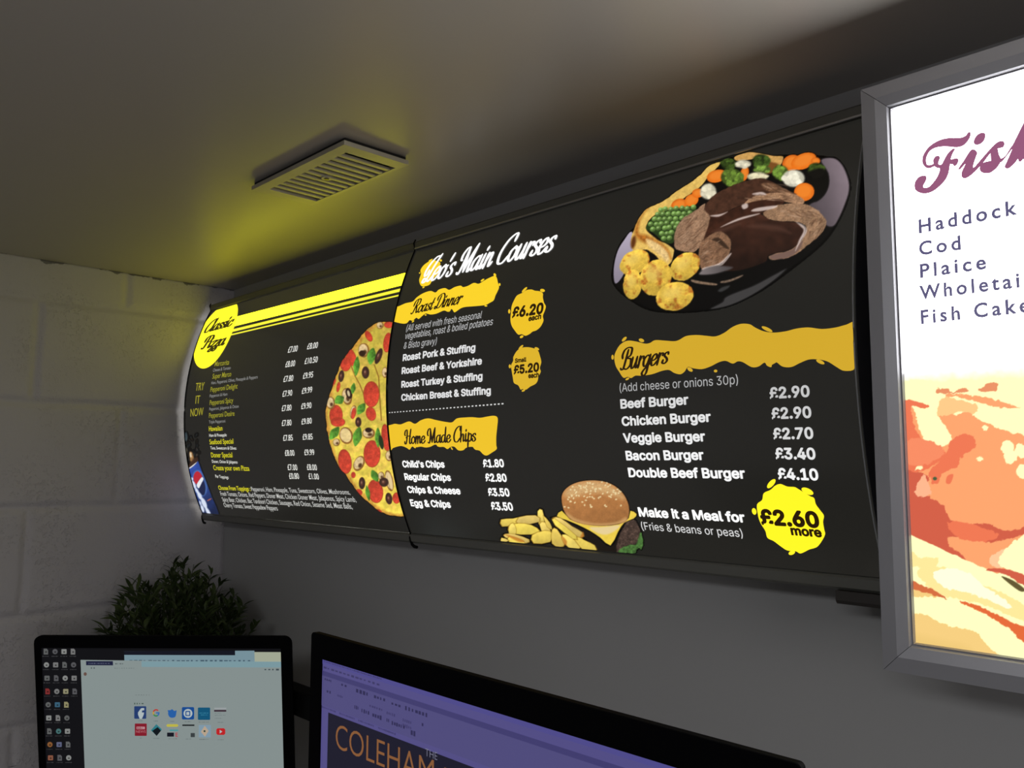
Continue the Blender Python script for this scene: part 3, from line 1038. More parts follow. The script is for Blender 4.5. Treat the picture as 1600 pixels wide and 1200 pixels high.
for s, a, b in (("Child's Chips", (630, 729.7), (695.6, 730.2)), ('Regular Chips', (633.4, 749.4), (705.6, 750.9)), ('Chips & Cheese', (638, 769.4), (720.6, 771.9)), ('Egg & Chips', (642.8, 790.2), (705.5, 792.9))):
    words(mc, 'dish_name', A, s, a, b, 9.6, WW, .03)
for s, a, b in (('£1.80', (756.2, 729.7), (788.5, 729.3)), ('£2.80', (760, 751.6), (793, 752.2)), ('£3.50', (764.4, 774.3), (797.5, 775)), ('£3.50', (769.3, 796), (803, 797.3))):
    words(mc, 'dish_price', A, s, a, b, 11.3, WW, .03)

shape(mc, 'price_splash', A, [[(1060, 790), (1065, 740), (1085, 690), (1110, 650), (1150, 630), (1190, 605), (1230, 600), (1260, 610), (1300, 615), (1325, 632), (1325, 665), (1335, 710), (1350, 740), (1340, 780), (1325, 820), (1330, 860), (1305, 910), (1270, 940), (1240, 950), (1215, 970), (1180, 985), (1150, 972), (1120, 975), (1090, 940), (1065, 900), (1055, 850)],
                              blob(1172, 602, 30, 9, -45), blob(1322, 608, 20, 13, 10), blob(1045, 782, 9, 18), blob(1148, 993, 16, 10, -30)], Y2, crop=c3, n=4, label='yellow price splash beside the roast dinners, £6.20')
words(mc, 'splash_price', A, '£6.20', (800.6, 496.4), (849, 489.2), 14.8, BT, .042)
words(mc, 'splash_note', A, 'each', (826, 502), (846, 498), 7.6, BT, .04)
shape(mc, 'price_splash', A, [[(1065, 100), (1060, 60), (1078, 20), (1080, -13), (1110, -63), (1150, -88), (1200, -93), (1250, -83), (1285, -63), (1300, -23), (1312, 30), (1300, 80), (1308, 110), (1290, 150), (1280, 190), (1260, 215), (1220, 235), (1185, 260), (1155, 255), (1140, 260), (1120, 225), (1085, 205), (1075, 160)],
                              blob(1142, -92, 26, 9, -45), blob(1275, -80, 20, 11, 25), blob(1050, 66, 9, 16), blob(1163, 268, 15, 8, -25)], Y3, crop=c4, n=4, label='smaller yellow price splash for small portions, £5.20')
words(mc, 'splash_note', A, 'Small', (805, 567), (823, 564.7), 6.2, BT, .04)
words(mc, 'splash_price', A, '£5.20', (803.4, 584.6), (843, 579.7), 12.6, BT, .042)
words(mc, 'splash_note', A, 'each', (826, 590.8), (842.9, 589.2), 7.2, BT, .04)

shape(mc, 'heading_banner', A, [[(112, 290), (125, 250), (150, 215), (190, 195), (240, 200), (290, 212), (320, 208), (350, 192), (410, 195), (460, 198), (490, 190), (530, 168), (590, 162), (650, 167), (700, 170), (750, 150), (800, 115), (850, 97), (900, 100), (930, 118), (980, 140), (1040, 148), (1110, 140), (1170, 125), (1240, 118), (1320, 127), (1400, 118), (1460, 102), (1512, 92), (1514, 220), (1516, 350), (1450, 370), (1400, 345), (1350, 315), (1290, 303), (1240, 305), (1190, 325), (1140, 348), (1090, 345), (1055, 320), (1030, 322), (1025, 348), (1000, 340), (985, 322), (950, 345), (910, 348), (860, 320), (830, 315), (800, 328), (760, 312), (720, 320), (670, 345), (620, 360), (570, 355), (540, 347), (520, 375), (495, 390), (460, 382), (430, 365), (390, 370), (330, 390), (270, 398), (235, 398), (210, 412), (190, 405), (165, 410), (140, 375), (120, 340)],
                                blob(170, 186, 18, 8, -45), blob(270, 193, 16, 10, 20), blob(102, 291, 7, 14), blob(188, 417, 12, 6, -30), blob(552, 362, 18, 10, 35), blob(701, 371, 10, 8), blob(1000, 128, 34, 10, 25), blob(1310, 318, 26, 10, 25)], YB, crop=c7, n=4)
script_words(mc, 'heading', A, 'Burgers', at(c7, 145, 366), at(c7, 436, 322), 32, BT, .3, .13, .32)
words(mc, 'menu_note', A, '(Add cheese or onions 30p)', (969, 612.2), (1153.9, 599.8), 12.8, ink((178, 178, 178), 1.0, .2), -.006, .0)
BN = [('Beef Burger', (970.3, 638), (1076.5, 631.3), 218), ('Chicken Burger', (972.5, 665), (1111.6, 658.2), 228), ('Veggie Burger', (975, 691), (1102.9, 688.8), 236), ('Bacon Burger', (979.2, 718.4), (1100.7, 717.8), 244), ('Double Beef Burger', (983.2, 744.7), (1165.5, 747), 250)]  # greys rise row by row, backlight falloff put into the ink
for s, a, b, v in BN:
    words(mc, 'dish_name', A, s, a, b, 13.4, ink((v, v, v), 1.0, .2), .03)
for s, a, b, v in (('£2.90', (1203.6, 622.4), (1266, 619.2), 196), ('£2.90', (1206.8, 654.2), (1268.8, 652), 204), ('£2.70', (1209.5, 685.6), (1272, 684.8), 214), ('£3.40', (1213, 716.5), (1275.5, 717), 228), ('£4.10', (1217, 748), (1280, 749.7), 246)):  # price greys carry the same backlight falloff in their colour
    words(mc, 'dish_price', A, s, a, b, 16.2, ink((v, v, v), 1.0, .2), .03)
words(mc, 'dish_name', A, 'Make it a Meal for', (999.4, 806), (1165.3, 815.5), 13, WW, .03)
words(mc, 'menu_note', A, '(Fries & beans or peas)', (1003.8, 827), (1161.7, 839), 11.6, ink((226, 226, 226), 1.0, .2), -.004)
shape(mc, 'price_splash', A, [[(855, 470), (850, 412), (880, 385), (890, 345), (930, 325), (958, 300), (990, 290), (1030, 305), (1080, 310), (1110, 338), (1150, 360), (1188, 372), (1200, 410), (1225, 445), (1248, 478), (1243, 515), (1250, 560), (1255, 590), (1235, 630), (1210, 662), (1185, 673), (1160, 680), (1110, 703), (1080, 690), (1030, 685), (990, 660), (950, 630), (912, 610), (900, 570), (875, 530), (862, 500)],
                              blob(935, 288, 34, 15, -48), blob(1150, 333, 38, 17, 25), blob(833, 453, 13, 20, -15), blob(1057, 699, 20, 12, -20)], YC, crop=c8, n=4, label='bright yellow price splash at the lower right, £2.60')
words(mc, 'splash_price', A, '£2.60', at(c8, 878, 526), at(c8, 1228, 546), 21.5, BT, .042)
words(mc, 'splash_note', A, 'more', at(c8, 1055, 590), at(c8, 1240, 604), 13, BT, .04)

# roast dinner plate
P = Pic(A, [(955, 225), (1335, 225), (1335, 492), (955, 492)], 430, 330)
P.crop = (920, 200, 3.6364)
P.fill([(150, 890), (142, 800), (175, 680), (245, 590), (420, 440), (700, 250), (1000, 170), (1300, 165), (1420, 200), (1475, 290), (1478, 370), (1430, 500), (1340, 640), (1150, 800), (930, 950), (700, 1030), (400, 1040), (250, 980)], (24, 22, 21), 4, alpha=.6)
P.fill([(245, 590), (200, 640), (165, 700), (145, 780), (143, 850), (155, 885), (190, 850), (240, 750), (270, 680)], (158, 148, 164), 1.6, shade=(0, .6, .25))
P.fill([(1320, 185), (1390, 172), (1440, 210), (1475, 290), (1480, 360), (1455, 440), (1420, 520), (1390, 560), (1345, 550), (1280, 470), (1250, 440), (1320, 400), (1360, 340), (1362, 260)], (108, 96, 102), 3, [(20, .06)], shade=(-.8, .3, .3))
P.fill([(690, 1030), (800, 1010), (930, 950), (1050, 870), (1125, 800), (1040, 842), (940, 895), (820, 942), (775, 965), (760, 990)], (72, 70, 70), 3, alpha=.9)
P.fill([(830, 165), (900, 140), (960, 143), (1050, 160), (1105, 165), (1090, 215), (1050, 240), (1040, 205), (960, 178), (850, 190)], (206, 158, 88), 1.4, [(3, .15)])
P.fill([(1000, 190), (1040, 195), (1080, 210), (1060, 250), (1000, 260)], (120, 76, 34), 3)
P.fill([(750, 196), (690, 213), (640, 260), (580, 310), (500, 360), (420, 420), (350, 450), (300, 490), (270, 550), (245, 620), (245, 680), (265, 700), (330, 692), (380, 725), (410, 765), (440, 785), (470, 760), (485, 700), (460, 670), (400, 640), (360, 610), (330, 580), (335, 540), (370, 500), (430, 480), (480, 450), (560, 390), (640, 330), (700, 260), (745, 212)], (226, 186, 96), 1.5, [(5, .1), (2, .08)], warp=(8, 1.0))
P.fill([(340, 455), (305, 500), (287, 550), (287, 600), (330, 610), (400, 645), (450, 690), (470, 745), (440, 712), (380, 672), (310, 650), (265, 610), (275, 540)], (172, 104, 36), 6, [(3, .25)], add=False)
P.fill([(330, 630), (400, 660), (450, 710), (450, 760), (400, 720), (340, 670)], (232, 196, 130), 4, [(2, .2)], add=False)
P.ell(255, 650, 14, 36, 10, (96, 52, 20), soft=4, add=False)
for x, y, a, b, r, c in ((515, 440, 48, 36, -20, 0), (585, 412, 42, 34, -30, 1), (622, 372, 36, 26, -10, 0), (728, 275, 58, 36, -15, 1), (885, 262, 24, 44, 15, 0), (1155, 200, 56, 46, -20, 0), (1222, 190, 76, 44, -22, 1), (1290, 190, 26, 22, 0, 0)):
    P.ell(x, y, a, b, r, (226, 112, 26) if c else (214, 100, 22), soft=1.4, tex=[(6, .08)], shade=(-.3, -.8, .08))
    P.ell(x, y - b * .1, a * .75, b * .7, r, (238, 132, 44), soft=5, add=False)


def florets(x, y, a, b, col, n, seed):
    rr = random.Random(seed)
    lite = col[0] > 200
    P.ell(x, y, a, b, 0, tuple(v * (.8 if lite else .55) for v in col), soft=3, tex=[(2, .1 if lite else .3)])
    for i in range(n):
        t, q = rr.uniform(0, 6.28), math.sqrt(rr.random()) * .85
        k = rr.uniform(.75, 1.15)
        P.ell(x + a * q * math.cos(t), y + b * q * math.sin(t), a * .26, b * .28, 0, tuple(min(255, v * (k * .4 + .6 if lite else k)) for v in col), soft=2.4, tex=[(1.3, .06 if lite else .3)])


florets(795, 205, 46, 34, (62, 84, 30), 16, 1), florets(980, 190, 50, 40, (66, 92, 34), 16, 2), florets(1090, 255, 46, 42, (116, 150, 58), 16, 3)
florets(1295, 245, 52, 46, (70, 92, 34), 18, 4), florets(815, 282, 64, 50, (108, 138, 52), 22, 5), florets(985, 238, 50, 24, (126, 160, 66), 12, 6)
P.fill([(1240, 260), (1330, 230), (1365, 300), (1340, 380), (1280, 420), (1260, 330)], (16, 15, 12), 4, add=False)
florets(680, 362, 46, 46, (238, 230, 200), 16, 7), florets(878, 206, 46, 24, (232, 224, 196), 12, 8), florets(1165, 288, 64, 50, (246, 240, 216), 22, 9), florets(960, 278, 60, 26, (240, 230, 190), 12, 10)
P.ell(1225, 365, 58, 52, -10, (226, 112, 26), tex=[(6, .08)]), P.ell(1222, 360, 44, 38, -10, (240, 132, 40), soft=5, add=False)
# peas
P.fill([(325, 570), (370, 505), (450, 470), (600, 446), (598, 490), (530, 520), (495, 600), (480, 655), (430, 650), (370, 600)], (38, 58, 24), 2)
k = 0
for j in range(8):
    for i in range(10):
        x, y = 345 + i * 31 + (j % 2) * 15 - j * 2 + RND.uniform(-4, 4), 470 + j * 27 - i * 2.0 + RND.uniform(-4, 4)
        if (y > 560 + (x - 330) * .75) or (x < 335 + max(0, 560 - y) * .55) or x > 600 - max(0, y - 470) * .85 - 2:
            continue
        g = RND.uniform(.85, 1.12)
        P.ell(x, y, 15.5, 15, 0, (98 * g, 130 * g, 62 * g), soft=1.4, shade=(.4, .8, .5))
        P.ell(x - 4, y - 5, 5, 4, 0, (168, 196, 130), soft=1.6, add=False)
# sliced beef and gravy
P.fill([(655, 470), (700, 395), (780, 345), (900, 300), (1000, 290), (1110, 345), (1180, 385), (1000, 400), (900, 430), (800, 470), (690, 540)], (70, 44, 32), 1.8, [(5, .25)], warp=(6, 1))
P.fill([(980, 320), (1050, 315), (1120, 350), (1180, 385), (1100, 375), (1020, 360)], (112, 80, 58), 2.5, [(2, .35)], add=False)
P.fill([(660, 430), (600, 475), (530, 520), (495, 580), (485, 650), (500, 690), (560, 706), (610, 700), (650, 650), (690, 570), (690, 505), (660, 470)], (150, 116, 90), 1.6, [(6, .16), (1.6, .22)], warp=(5, 1))
P.fill([(870, 455), (930, 395), (1040, 370), (1150, 372), (1225, 412), (1200, 440), (1100, 420), (1000, 450), (900, 470)], (160, 122, 92), 1.5, [(6, .18), (1.5, .25)], warp=(5, 1.2))
P.fill([(655, 640), (680, 560), (700, 505), (800, 470), (870, 440), (960, 415), (1080, 405), (1110, 430), (1000, 485), (880, 510), (770, 560), (700, 620)], (58, 32, 22), 1.8, [(8, .25)])
P.fill([(990, 485), (1080, 440), (1220, 432), (1300, 470), (1352, 535), (1322, 600), (1250, 665), (1190, 712), (1130, 738), (1045, 750), (1030, 725), (1150, 690), (1215, 625), (1235, 560), (1180, 535), (1090, 532), (1030, 522)], (150, 116, 88), 1.5, [(7, .16), (1.5, .25)], warp=(5, 1.3))
P.fill([(690, 605), (750, 560), (850, 510), (960, 485), (1030, 522), (1090, 532), (1180, 538), (1230, 570), (1215, 630), (1150, 690), (1030, 722), (1000, 765), (850, 812), (745, 802), (800, 720), (808, 640), (750, 590)], (50, 29, 21), 2.0, [(14, .3)], shade=(0, .9, .35))
P.fill([(640, 655), (690, 610), (750, 588), (805, 635), (806, 700), (760, 765), (680, 800), (640, 800), (625, 720)], (128, 94, 70), 1.6, [(6, .18), (1.6, .26)], warp=(5, 1))
P.fill([(700, 635), (740, 625), (780, 660), (800, 690), (770, 680), (730, 650)], (60, 42, 30), 2.5, add=False)
P.fill([(1035, 725), (1150, 695), (1215, 640), (1200, 690), (1140, 735), (1050, 748)], (118, 92, 82), 2.5, add=False)
for q in ([(925, 470), (960, 455), (1065, 442), (1060, 455), (990, 472), (940, 476)], [(930, 375), (985, 365), (1010, 382), (960, 385)], [(690, 500), (750, 490), (790, 478), (740, 505)], [(1180, 535), (1225, 555), (1240, 590), (1200, 655), (1175, 700), (1195, 640), (1222, 585), (1205, 560)], [(750, 565), (850, 515), (960, 488), (960, 494), (860, 524)], [(655, 795), (740, 770), (802, 715), (806, 725), (745, 790), (650, 812)], [(870, 440), (900, 430), (905, 452), (880, 462)]):
    P.fill(q, (226, 208, 200), 2.2, alpha=.8, add=False)
P.fill([(628, 828), (660, 800), (720, 785), (815, 790), (800, 806), (720, 830), (650, 836)], (104, 96, 96), 3, shade=(.8, 0, .35))
P.fill([(585, 862), (640, 872), (725, 885), (720, 895), (640, 888), (590, 876)], (128, 104, 84), 1.8, [(2, .3)])
P.fill([(752, 872), (800, 862), (872, 836), (868, 848), (800, 876), (755, 882)], (116, 96, 80), 1.8, [(2, .3)])
P.fill([(735, 925), (760, 905), (800, 895), (795, 910), (755, 932)], (84, 84, 84), 2.5, alpha=.7)
for cx_, cy_, rx_, ry_, a_, n_ in ((590, 590, 90, 110, -38, 34), (715, 705, 80, 90, -30, 26), (1200, 490, 130, 45, 22, 34), (1285, 570, 55, 80, -60, 22), (1040, 400, 170, 28, 6, 30), (1080, 345, 90, 28, 25, 14)):
    for i in range(n_):
        t, q = RND.uniform(0, 6.28), math.sqrt(RND.random())
        dark = RND.random() < .6
        P.ell(cx_ + rx_ * q * math.cos(t) * .85, cy_ + ry_ * q * math.sin(t) * .85, RND.uniform(12, 30), RND.uniform(1.6, 3.5), a_ + RND.uniform(-16, 16), (84, 56, 40) if dark else (186, 152, 124), soft=1.6, alpha=.5, add=False)
for q in ([(900, 560), (1000, 545), (1090, 560), (1150, 600), (1100, 590), (1000, 575)], [(700, 590), (760, 570), (840, 540), (860, 548), (770, 590)]):
    P.fill(q, (96, 64, 52), 6, alpha=.5, add=False)
# roast potatoes
for x, y, a, b, r in ((262, 765, 92, 66, -32), (250, 890, 54, 86, 5), (382, 852, 88, 106, 22), (548, 788, 96, 72, -38), (490, 957, 110, 80, -14)):
    P.ell(x, y, a, b, r, (222, 182, 70), soft=1.5, tex=[(9, .16), (2, .1)], col2=(178, 106, 38), thr=(8, .54, .76), shade=(.25, .7, .2), warp=(10, 1.2))
    P.ell(x - a * .15, y - b * .25, a * .5, b * .42, r, (240, 208, 110), soft=10, alpha=.55, add=False)
P.build(mc, 'roast_dinner_picture')

# burger and chips
P = Pic(A, [(780, 748), (1008, 748), (1008, 868), (780, 862)], 300, 170)
P.crop = (600, 680, 3.81)
P.fill([(1000, 500), (1060, 500), (1240, 580), (1350, 660), (1420, 560), (1490, 510), (1520, 560), (1510, 640), (1420, 690), (1280, 690), (1180, 600)], (26, 20, 16), 3)
P.fill([(1385, 690), (1400, 600), (1440, 525), (1490, 500), (1515, 535), (1532, 590), (1505, 645), (1445, 655), (1400, 690)], (74, 58, 50), 2, [(3, .35), (1.4, .3)], warp=(4, 1))
P.fill([(1395, 690), (1450, 655), (1500, 648), (1530, 575), (1545, 640), (1535, 680), (1515, 672), (1495, 705), (1450, 700), (1420, 715)], (72, 112, 54), 1.6, [(3, .35)], warp=(5, 1.4))
P.fill([(1030, 482), (1060, 448), (1110, 500), (1200, 528), (1300, 538), (1400, 528), (1458, 492), (1468, 448), (1506, 468), (1488, 496), (1432, 520), (1395, 575), (1350, 656), (1290, 610), (1230, 570), (1150, 530), (1080, 502)], (236, 204, 74), 1.4, [(6, .06)], n=2)
P.fill([(1225, 548), (1300, 545), (1400, 535), (1385, 562), (1330, 590), (1275, 582)], (232, 208, 150), 3, add=False)
P.fill([(1058, 380), (1070, 335), (1110, 298), (1170, 275), (1240, 268), (1310, 275), (1370, 298), (1420, 340), (1450, 390), (1462, 440), (1456, 490), (1435, 515), (1385, 530), (1300, 538), (1200, 530), (1120, 505), (1075, 455)], (176, 118, 66), 1.4, [(8, .08), (1.5, .06)], shade=(.15, .5, .22))
P.fill([(1075, 350), (1110, 305), (1180, 280), (1250, 272), (1330, 288), (1400, 335), (1430, 380), (1330, 350), (1220, 345), (1120, 370)], (212, 172, 118), 9, [(1.2, .16)], alpha=.85, add=False)
P.fill([(1090, 462), (1150, 500), (1260, 525), (1380, 518), (1440, 490), (1440, 512), (1385, 528), (1300, 536), (1200, 528), (1120, 503)], (204, 158, 100), 5, add=False)
rr = random.Random(3)
for i in range(120):
    x, y = rr.uniform(1075, 1440), rr.uniform(270, 435)
    if ((x - 1255) / 195) ** 2 + ((y - 400) / 128) ** 2 > 1 or (y > 370 and rr.random() < .72):
        continue
    P.ell(x, y, 6.5, 4.5, rr.uniform(0, 180), (238, 216, 164), soft=1.0, add=False, alpha=.9)
fr = [[(915, 450), (945, 442), (958, 525), (922, 530)], [(695, 500), (770, 494), (845, 478), (850, 505), (780, 532), (702, 545)], [(800, 488), (905, 474), (932, 515), (800, 535)],
      [(740, 540), (800, 522), (880, 532), (935, 570), (880, 592), (755, 585)], [(925, 528), (962, 515), (1004, 590), (960, 604)], [(948, 475), (990, 520), (1004, 562), (972, 545)], [(745, 540), (770, 520), (790, 560), (780, 600), (745, 590)],
      [(880, 592), (960, 565), (1006, 580), (992, 636), (890, 645)], [(720, 585), (780, 588), (870, 620), (845, 645), (720, 608)], [(745, 600), (830, 628), (835, 650), (745, 635)], [(700, 608), (748, 626), (700, 640)],
      [(1000, 560), (1032, 556), (1082, 645), (1050, 668), (1000, 645)], [(1060, 588), (1112, 600), (1182, 660), (1130, 685), (1070, 640)], [(1100, 560), (1190, 620), (1258, 655), (1265, 700), (1180, 680)], [(1005, 488), (1052, 490), (1120, 540), (1188, 580), (1182, 612), (1100, 585), (1020, 540)], [(1010, 490), (1150, 600), (1130, 620), (1015, 530)]]
for i, q in enumerate(fr):
    P.fill(q, (150, 112, 30), 2.4, n=2)
    c = np.mean(q, 0)
    P.fill([tuple(c + (np.array(p) - c) * .93) for p in q], (238 - i % 3 * 8, 212 - i % 3 * 10, 104 - i % 2 * 14), 1.4, [(7, .08)], n=2, shade=(.2, .8, .12))
for q in ([(722, 590), (800, 610), (838, 632), (800, 632)], [(1060, 600), (1090, 630), (1080, 660)], [(1186, 575), (1190, 600), (1170, 608)]):
    P.fill(q, (190, 116, 40), 2.5, alpha=.8, add=False)
P.build(mc, 'burger_picture')

# ------------------------------------------------------------------ fish poster lightbox
FY = -0.150
fx0, fx1 = 1.690, 2.135
fz1, fz0 = 0.0895 + ZS, -0.4815 + ZS
fb = thing('poster_lightbox', 'bright white backlit fish poster in a grey snap frame', 'sign', (fx0, -0.004, fz0))
M_frame = mat('silver_grey_frame', (176, 176, 182), 0.42, 0.25)
bm = bmesh.new()
box(bm, (fx0 + .004, FY + .012, fz0 + .004), (fx1 - .004, -.001, fz1 - .004), .002)
obj('case', bm, M_frame, fb)
fw = .0285


def mitre(a, b, c, d):
    """one mitred rail with a rounded front and a bright inner lip"""
    bm = bmesh.new()
    a, b, c, d = (np.array(p, float) for p in (a, b, c, d))       # outer a-b, inner d-c (x, z)
    prof = [(0, .0), (0, -.010), (.004, -.014), (.5, -.016), (.86, -.0135), (.93, -.010), (.965, -.011), (1, -.008), (1, .0)]
    R0 = [bm.verts.new((*(lambda q: (q[0], FY + .016 + y, q[1]))(a + (d - a) * t),)) for t, y in prof]
    R1 = [bm.verts.new((*(lambda q: (q[0], FY + .016 + y, q[1]))(b + (c - b) * t),)) for t, y in prof]
    n = len(prof)
    for i in range(n):
        bm.faces.new((R0[i], R0[(i + 1) % n], R1[(i + 1) % n], R1[i]))
    bm.faces.new(R0[::-1])
    bm.faces.new(R1)
    bmesh.ops.recalc_face_normals(bm, faces=bm.faces)
    return obj('frame_rail', bm, M_frame, fb)


g = .0003
o4 = [(fx0, fz1), (fx1, fz1), (fx1, fz0), (fx0, fz0)]
i4 = [(fx0 + fw, fz1 - fw), (fx1 - fw, fz1 - fw), (fx1 - fw, fz0 + fw), (fx0 + fw, fz0 + fw)]
for k in range(4):
    k2 = (k + 1) % 4
    e = np.array(o4[k2]) - np.array(o4[k])
    e = e / np.linalg.norm(e) * g
    mitre(np.array(o4[k]) + e, np.array(o4[k2]) - e, np.array(i4[k2]) - e, np.array(i4[k]) + e)
S = Flat((fx0 + fw - .002, FY + .009, fz1 - fw + .002), (1, 0, 0), (0, 0, -1))
pw, ph = fx1 - fx0 - 2 * fw + .004, fz1 - fz0 - 2 * fw + .004
bm = bmesh.new()
box(bm, (fx0 + fw - .002, FY + .009, fz0 + fw - .002), (fx1 - fw + .002, FY + .0115, fz1 - fw + .002))
obj('poster_face', bm, ink((255, 255, 255), 6.0, .3, True), fb)
MAR = ink((150, 88, 122), 1.0, .3)
c9 = (1400, 170, 8)
fF = [(930, 305), (905, 305), (880, 340), (830, 365), (760, 373), (660, 373), (560, 395), (470, 440), (400, 500), (350, 580), (337, 640), (345, 690), (380, 730), (420, 740), (460, 725), (485, 715), (520, 735), (555, 742), (550, 790), (520, 860), (470, 930), (420, 980), (370, 997), (340, 985), (338, 960), (360, 920), (380, 870), (370, 845), (340, 842), (290, 860), (250, 910), (240, 960), (250, 1010), (290, 1040), (350, 1055), (420, 1045), (490, 1010), (560, 950), (620, 880), (655, 800), (672, 700), (690, 688), (715, 690), (735, 712), (760, 695), (777, 655), (770, 632), (740, 628), (685, 640), (690, 600), (710, 550), (733, 512), (725, 503), (690, 525), (650, 570), (615, 630), (580, 695), (550, 708), (525, 690), (535, 650), (547, 615), (535, 597), (515, 595), (490, 610), (472, 650), (478, 688), (440, 708), (400, 710), (378, 690), (373, 640), (385, 590), (420, 530), (480, 490), (560, 470), (650, 468), (740, 477), (800, 472), (850, 450), (890, 410), (920, 360)]
fi = [(790, 745), (805, 752), (878, 672), (868, 712), (835, 780), (826, 830), (840, 858), (870, 865), (920, 840), (985, 785), (1060, 700), (1040, 680), (1000, 722), (965, 745), (958, 735), (970, 680), (1000, 590), (1013, 555), (990, 525), (962, 513), (935, 530), (900, 580), (850, 660)]
fd = [(1105, 312), (1060, 310), (1015, 340), (985, 390), (983, 430), (1010, 447), (1055, 437), (1095, 400), (1113, 350)]
fs1 = [(1000, 722), (1060, 650), (1150, 545), (1240, 450), (1300, 413), (1340, 415), (1352, 440), (1340, 475), (1310, 485), (1270, 495), (1230, 500), (1195, 535), (1150, 590), (1090, 670), (1060, 705), (1030, 720)]
fs2 = [(1195, 520), (1262, 500), (1280, 570), (1310, 640), (1290, 690), (1250, 745), (1190, 790), (1150, 800), (1135, 750), (1170, 730), (1190, 690), (1195, 640)]
fs3 = [(1195, 660), (1195, 690), (1150, 690), (1110, 705), (1102, 730), (1120, 750), (1150, 750), (1170, 795), (1120, 802), (1070, 785), (1055, 745), (1068, 705), (1110, 675)]
fh1 = [(1300, 640), (1370, 598), (1440, 490), (1480, 430), (1600, 190), (1700, 20), (1760, 40), (1700, 200), (1620, 420), (1600, 520), (1540, 600), (1480, 680), (1420, 735), (1385, 742), (1368, 720), (1400, 650), (1468, 482), (1400, 565), (1340, 640), (1305, 668)]
fh2 = [(1540, 600), (1640, 480), (1720, 440), (1780, 470), (1760, 560), (1730, 680), (1760, 720), (1830, 650), (1840, 670), (1760, 760), (1690, 750), (1670, 690), (1700, 560), (1690, 510), (1640, 540), (1560, 660)]
shape(fb, 'heading', S, [fF, fi, fd, fs1, fs2, fs3, fh1, fh2], MAR, .0006, c9, n=3, label='maroon script heading', grow=.0005)
LG = ink((92, 88, 124), 1.0, .3)
for s, a, b in (('Haddock', (1436.3, 364.6), (1590.5, 334.4)), ('Cod', (1436.7, 399), (1502, 389.6)), ('Plaice', (1438.3, 434), (1541.7, 419.6)), ('Wholetail', (1437.5, 468), (1607, 446.8)), ('Fish Cakes', (1439.6, 506), (1629, 484.6))):
    words(fb, 'fish_name', S, s, a, b, 20.5, LG, .028, space=1.35)
# close-up of fried fish in flat tones
P = Pic(S, [(1396, 585), (1396, 1012), (1640, 1046), (1640, 570)], 264, 424, pad=0)
P.U = np.clip(P.U, .0003, pw - .0025)
P.S = np.clip(P.S, 0, ph - .0003)
P.X, P.Y = proj(S.pos(P.U, P.S))
P.crop = (1280, 550, 2.1435)
P.A[:] = 1.0
P.C[:] = 255.0
WP, PY, CR_, TN, PE, OR, CO, DC = (255, 255, 250), (255, 252, 190), (250, 226, 150), (238, 200, 124), (250, 196, 132), (245, 160, 106), (232, 116, 80), (204, 92, 68)
wq = (5, 3.0)
P.fill([(200, 95), (800, 60), (800, 1200), (200, 1200)], PY, 16, n=1, warp=(12, 6))
P.fill([(250, 140), (330, 118), (420, 140), (560, 150), (686, 190), (800, 200), (800, 700), (200, 700), (200, 140)], OR, 1.2, warp=wq, n=2)
P.fill([(250, 110), (330, 90), (400, 110), (430, 170), (400, 210), (430, 260), (440, 300), (400, 320), (350, 290), (330, 240), (320, 200), (300, 170), (250, 170)], PY, 1.2, warp=wq)
P.fill([(440, 150), (540, 170), (640, 190), (800, 180), (800, 330), (686, 280), (640, 270), (590, 250), (540, 230), (500, 200), (450, 210)], PY, 1.2, warp=wq)
P.fill([(410, 155), (470, 160), (530, 180), (520, 205), (470, 200), (400, 215)], PE, 1.2, warp=wq)
for q in ([(395, 125), (430, 122), (445, 135), (480, 118), (500, 128), (480, 138), (400, 138)], [(530, 130), (570, 105), (595, 105), (590, 130)]):
    P.fill(q, (226, 140, 96), 1.2, warp=wq)
P.fill([(250, 180), (360, 175), (355, 190), (310, 185), (320, 250), (350, 300), (420, 330), (400, 370), (340, 400), (300, 410), (250, 420)], CO, 1.2, warp=wq)
P.fill([(290, 300), (350, 290), (420, 330), (380, 370), (320, 380), (285, 360)], (240, 136, 96), 1.2, warp=wq)
P.fill([(440, 300), (480, 275), (515, 285), (525, 315), (480, 350), (460, 385), (410, 410), (400, 440), (380, 440), (370, 400), (400, 370), (430, 330)], CO, 1.2, warp=wq)
P.fill([(240, 400), (330, 405), (370, 420), (345, 470), (380, 490), (420, 520), (440, 560), (480, 580), (560, 575), (640, 600), (700, 580), (800, 560), (800, 610), (600, 640), (480, 620), (430, 640), (470, 670), (515, 700), (430, 680), (290, 605), (240, 590)], DC, 1.2, warp=wq)
P.fill([(430, 570), (520, 580), (600, 610), (560, 635), (470, 625)], CO, 1.2, warp=wq)
P.fill([(430, 415), (450, 410), (440, 440), (425, 438)], CO, 1.2)
P.fill([(320, 470), (350, 410), (365, 440), (375, 470), (350, 485)], (246, 176, 136), 1.2, warp=wq)
P.ell(388, 424, 7, 6, 0, (70, 92, 60))
for x, y in ((335, 388), (540, 358), (556, 255), (650, 240), (640, 350), (676, 330), (680, 400), (630, 320)):
    P.ell(x, y, 11 if x < 600 else 22, 8 if x < 600 else 24, 0, PY, warp=wq)
P.fill([(430, 620), (560, 640), (700, 610), (800, 620), (800, 760), (640, 720), (540, 730), (470, 670)], OR, 1.2, warp=wq)
P.fill([(570, 690), (620, 660), (640, 670), (620, 720), (580, 715)], (250, 196, 150), 1.2, warp=wq)
P.fill([(600, 700), (660, 630), (700, 610), (800, 600), (800, 770), (680, 750)], PY, 1.2, warp=wq)
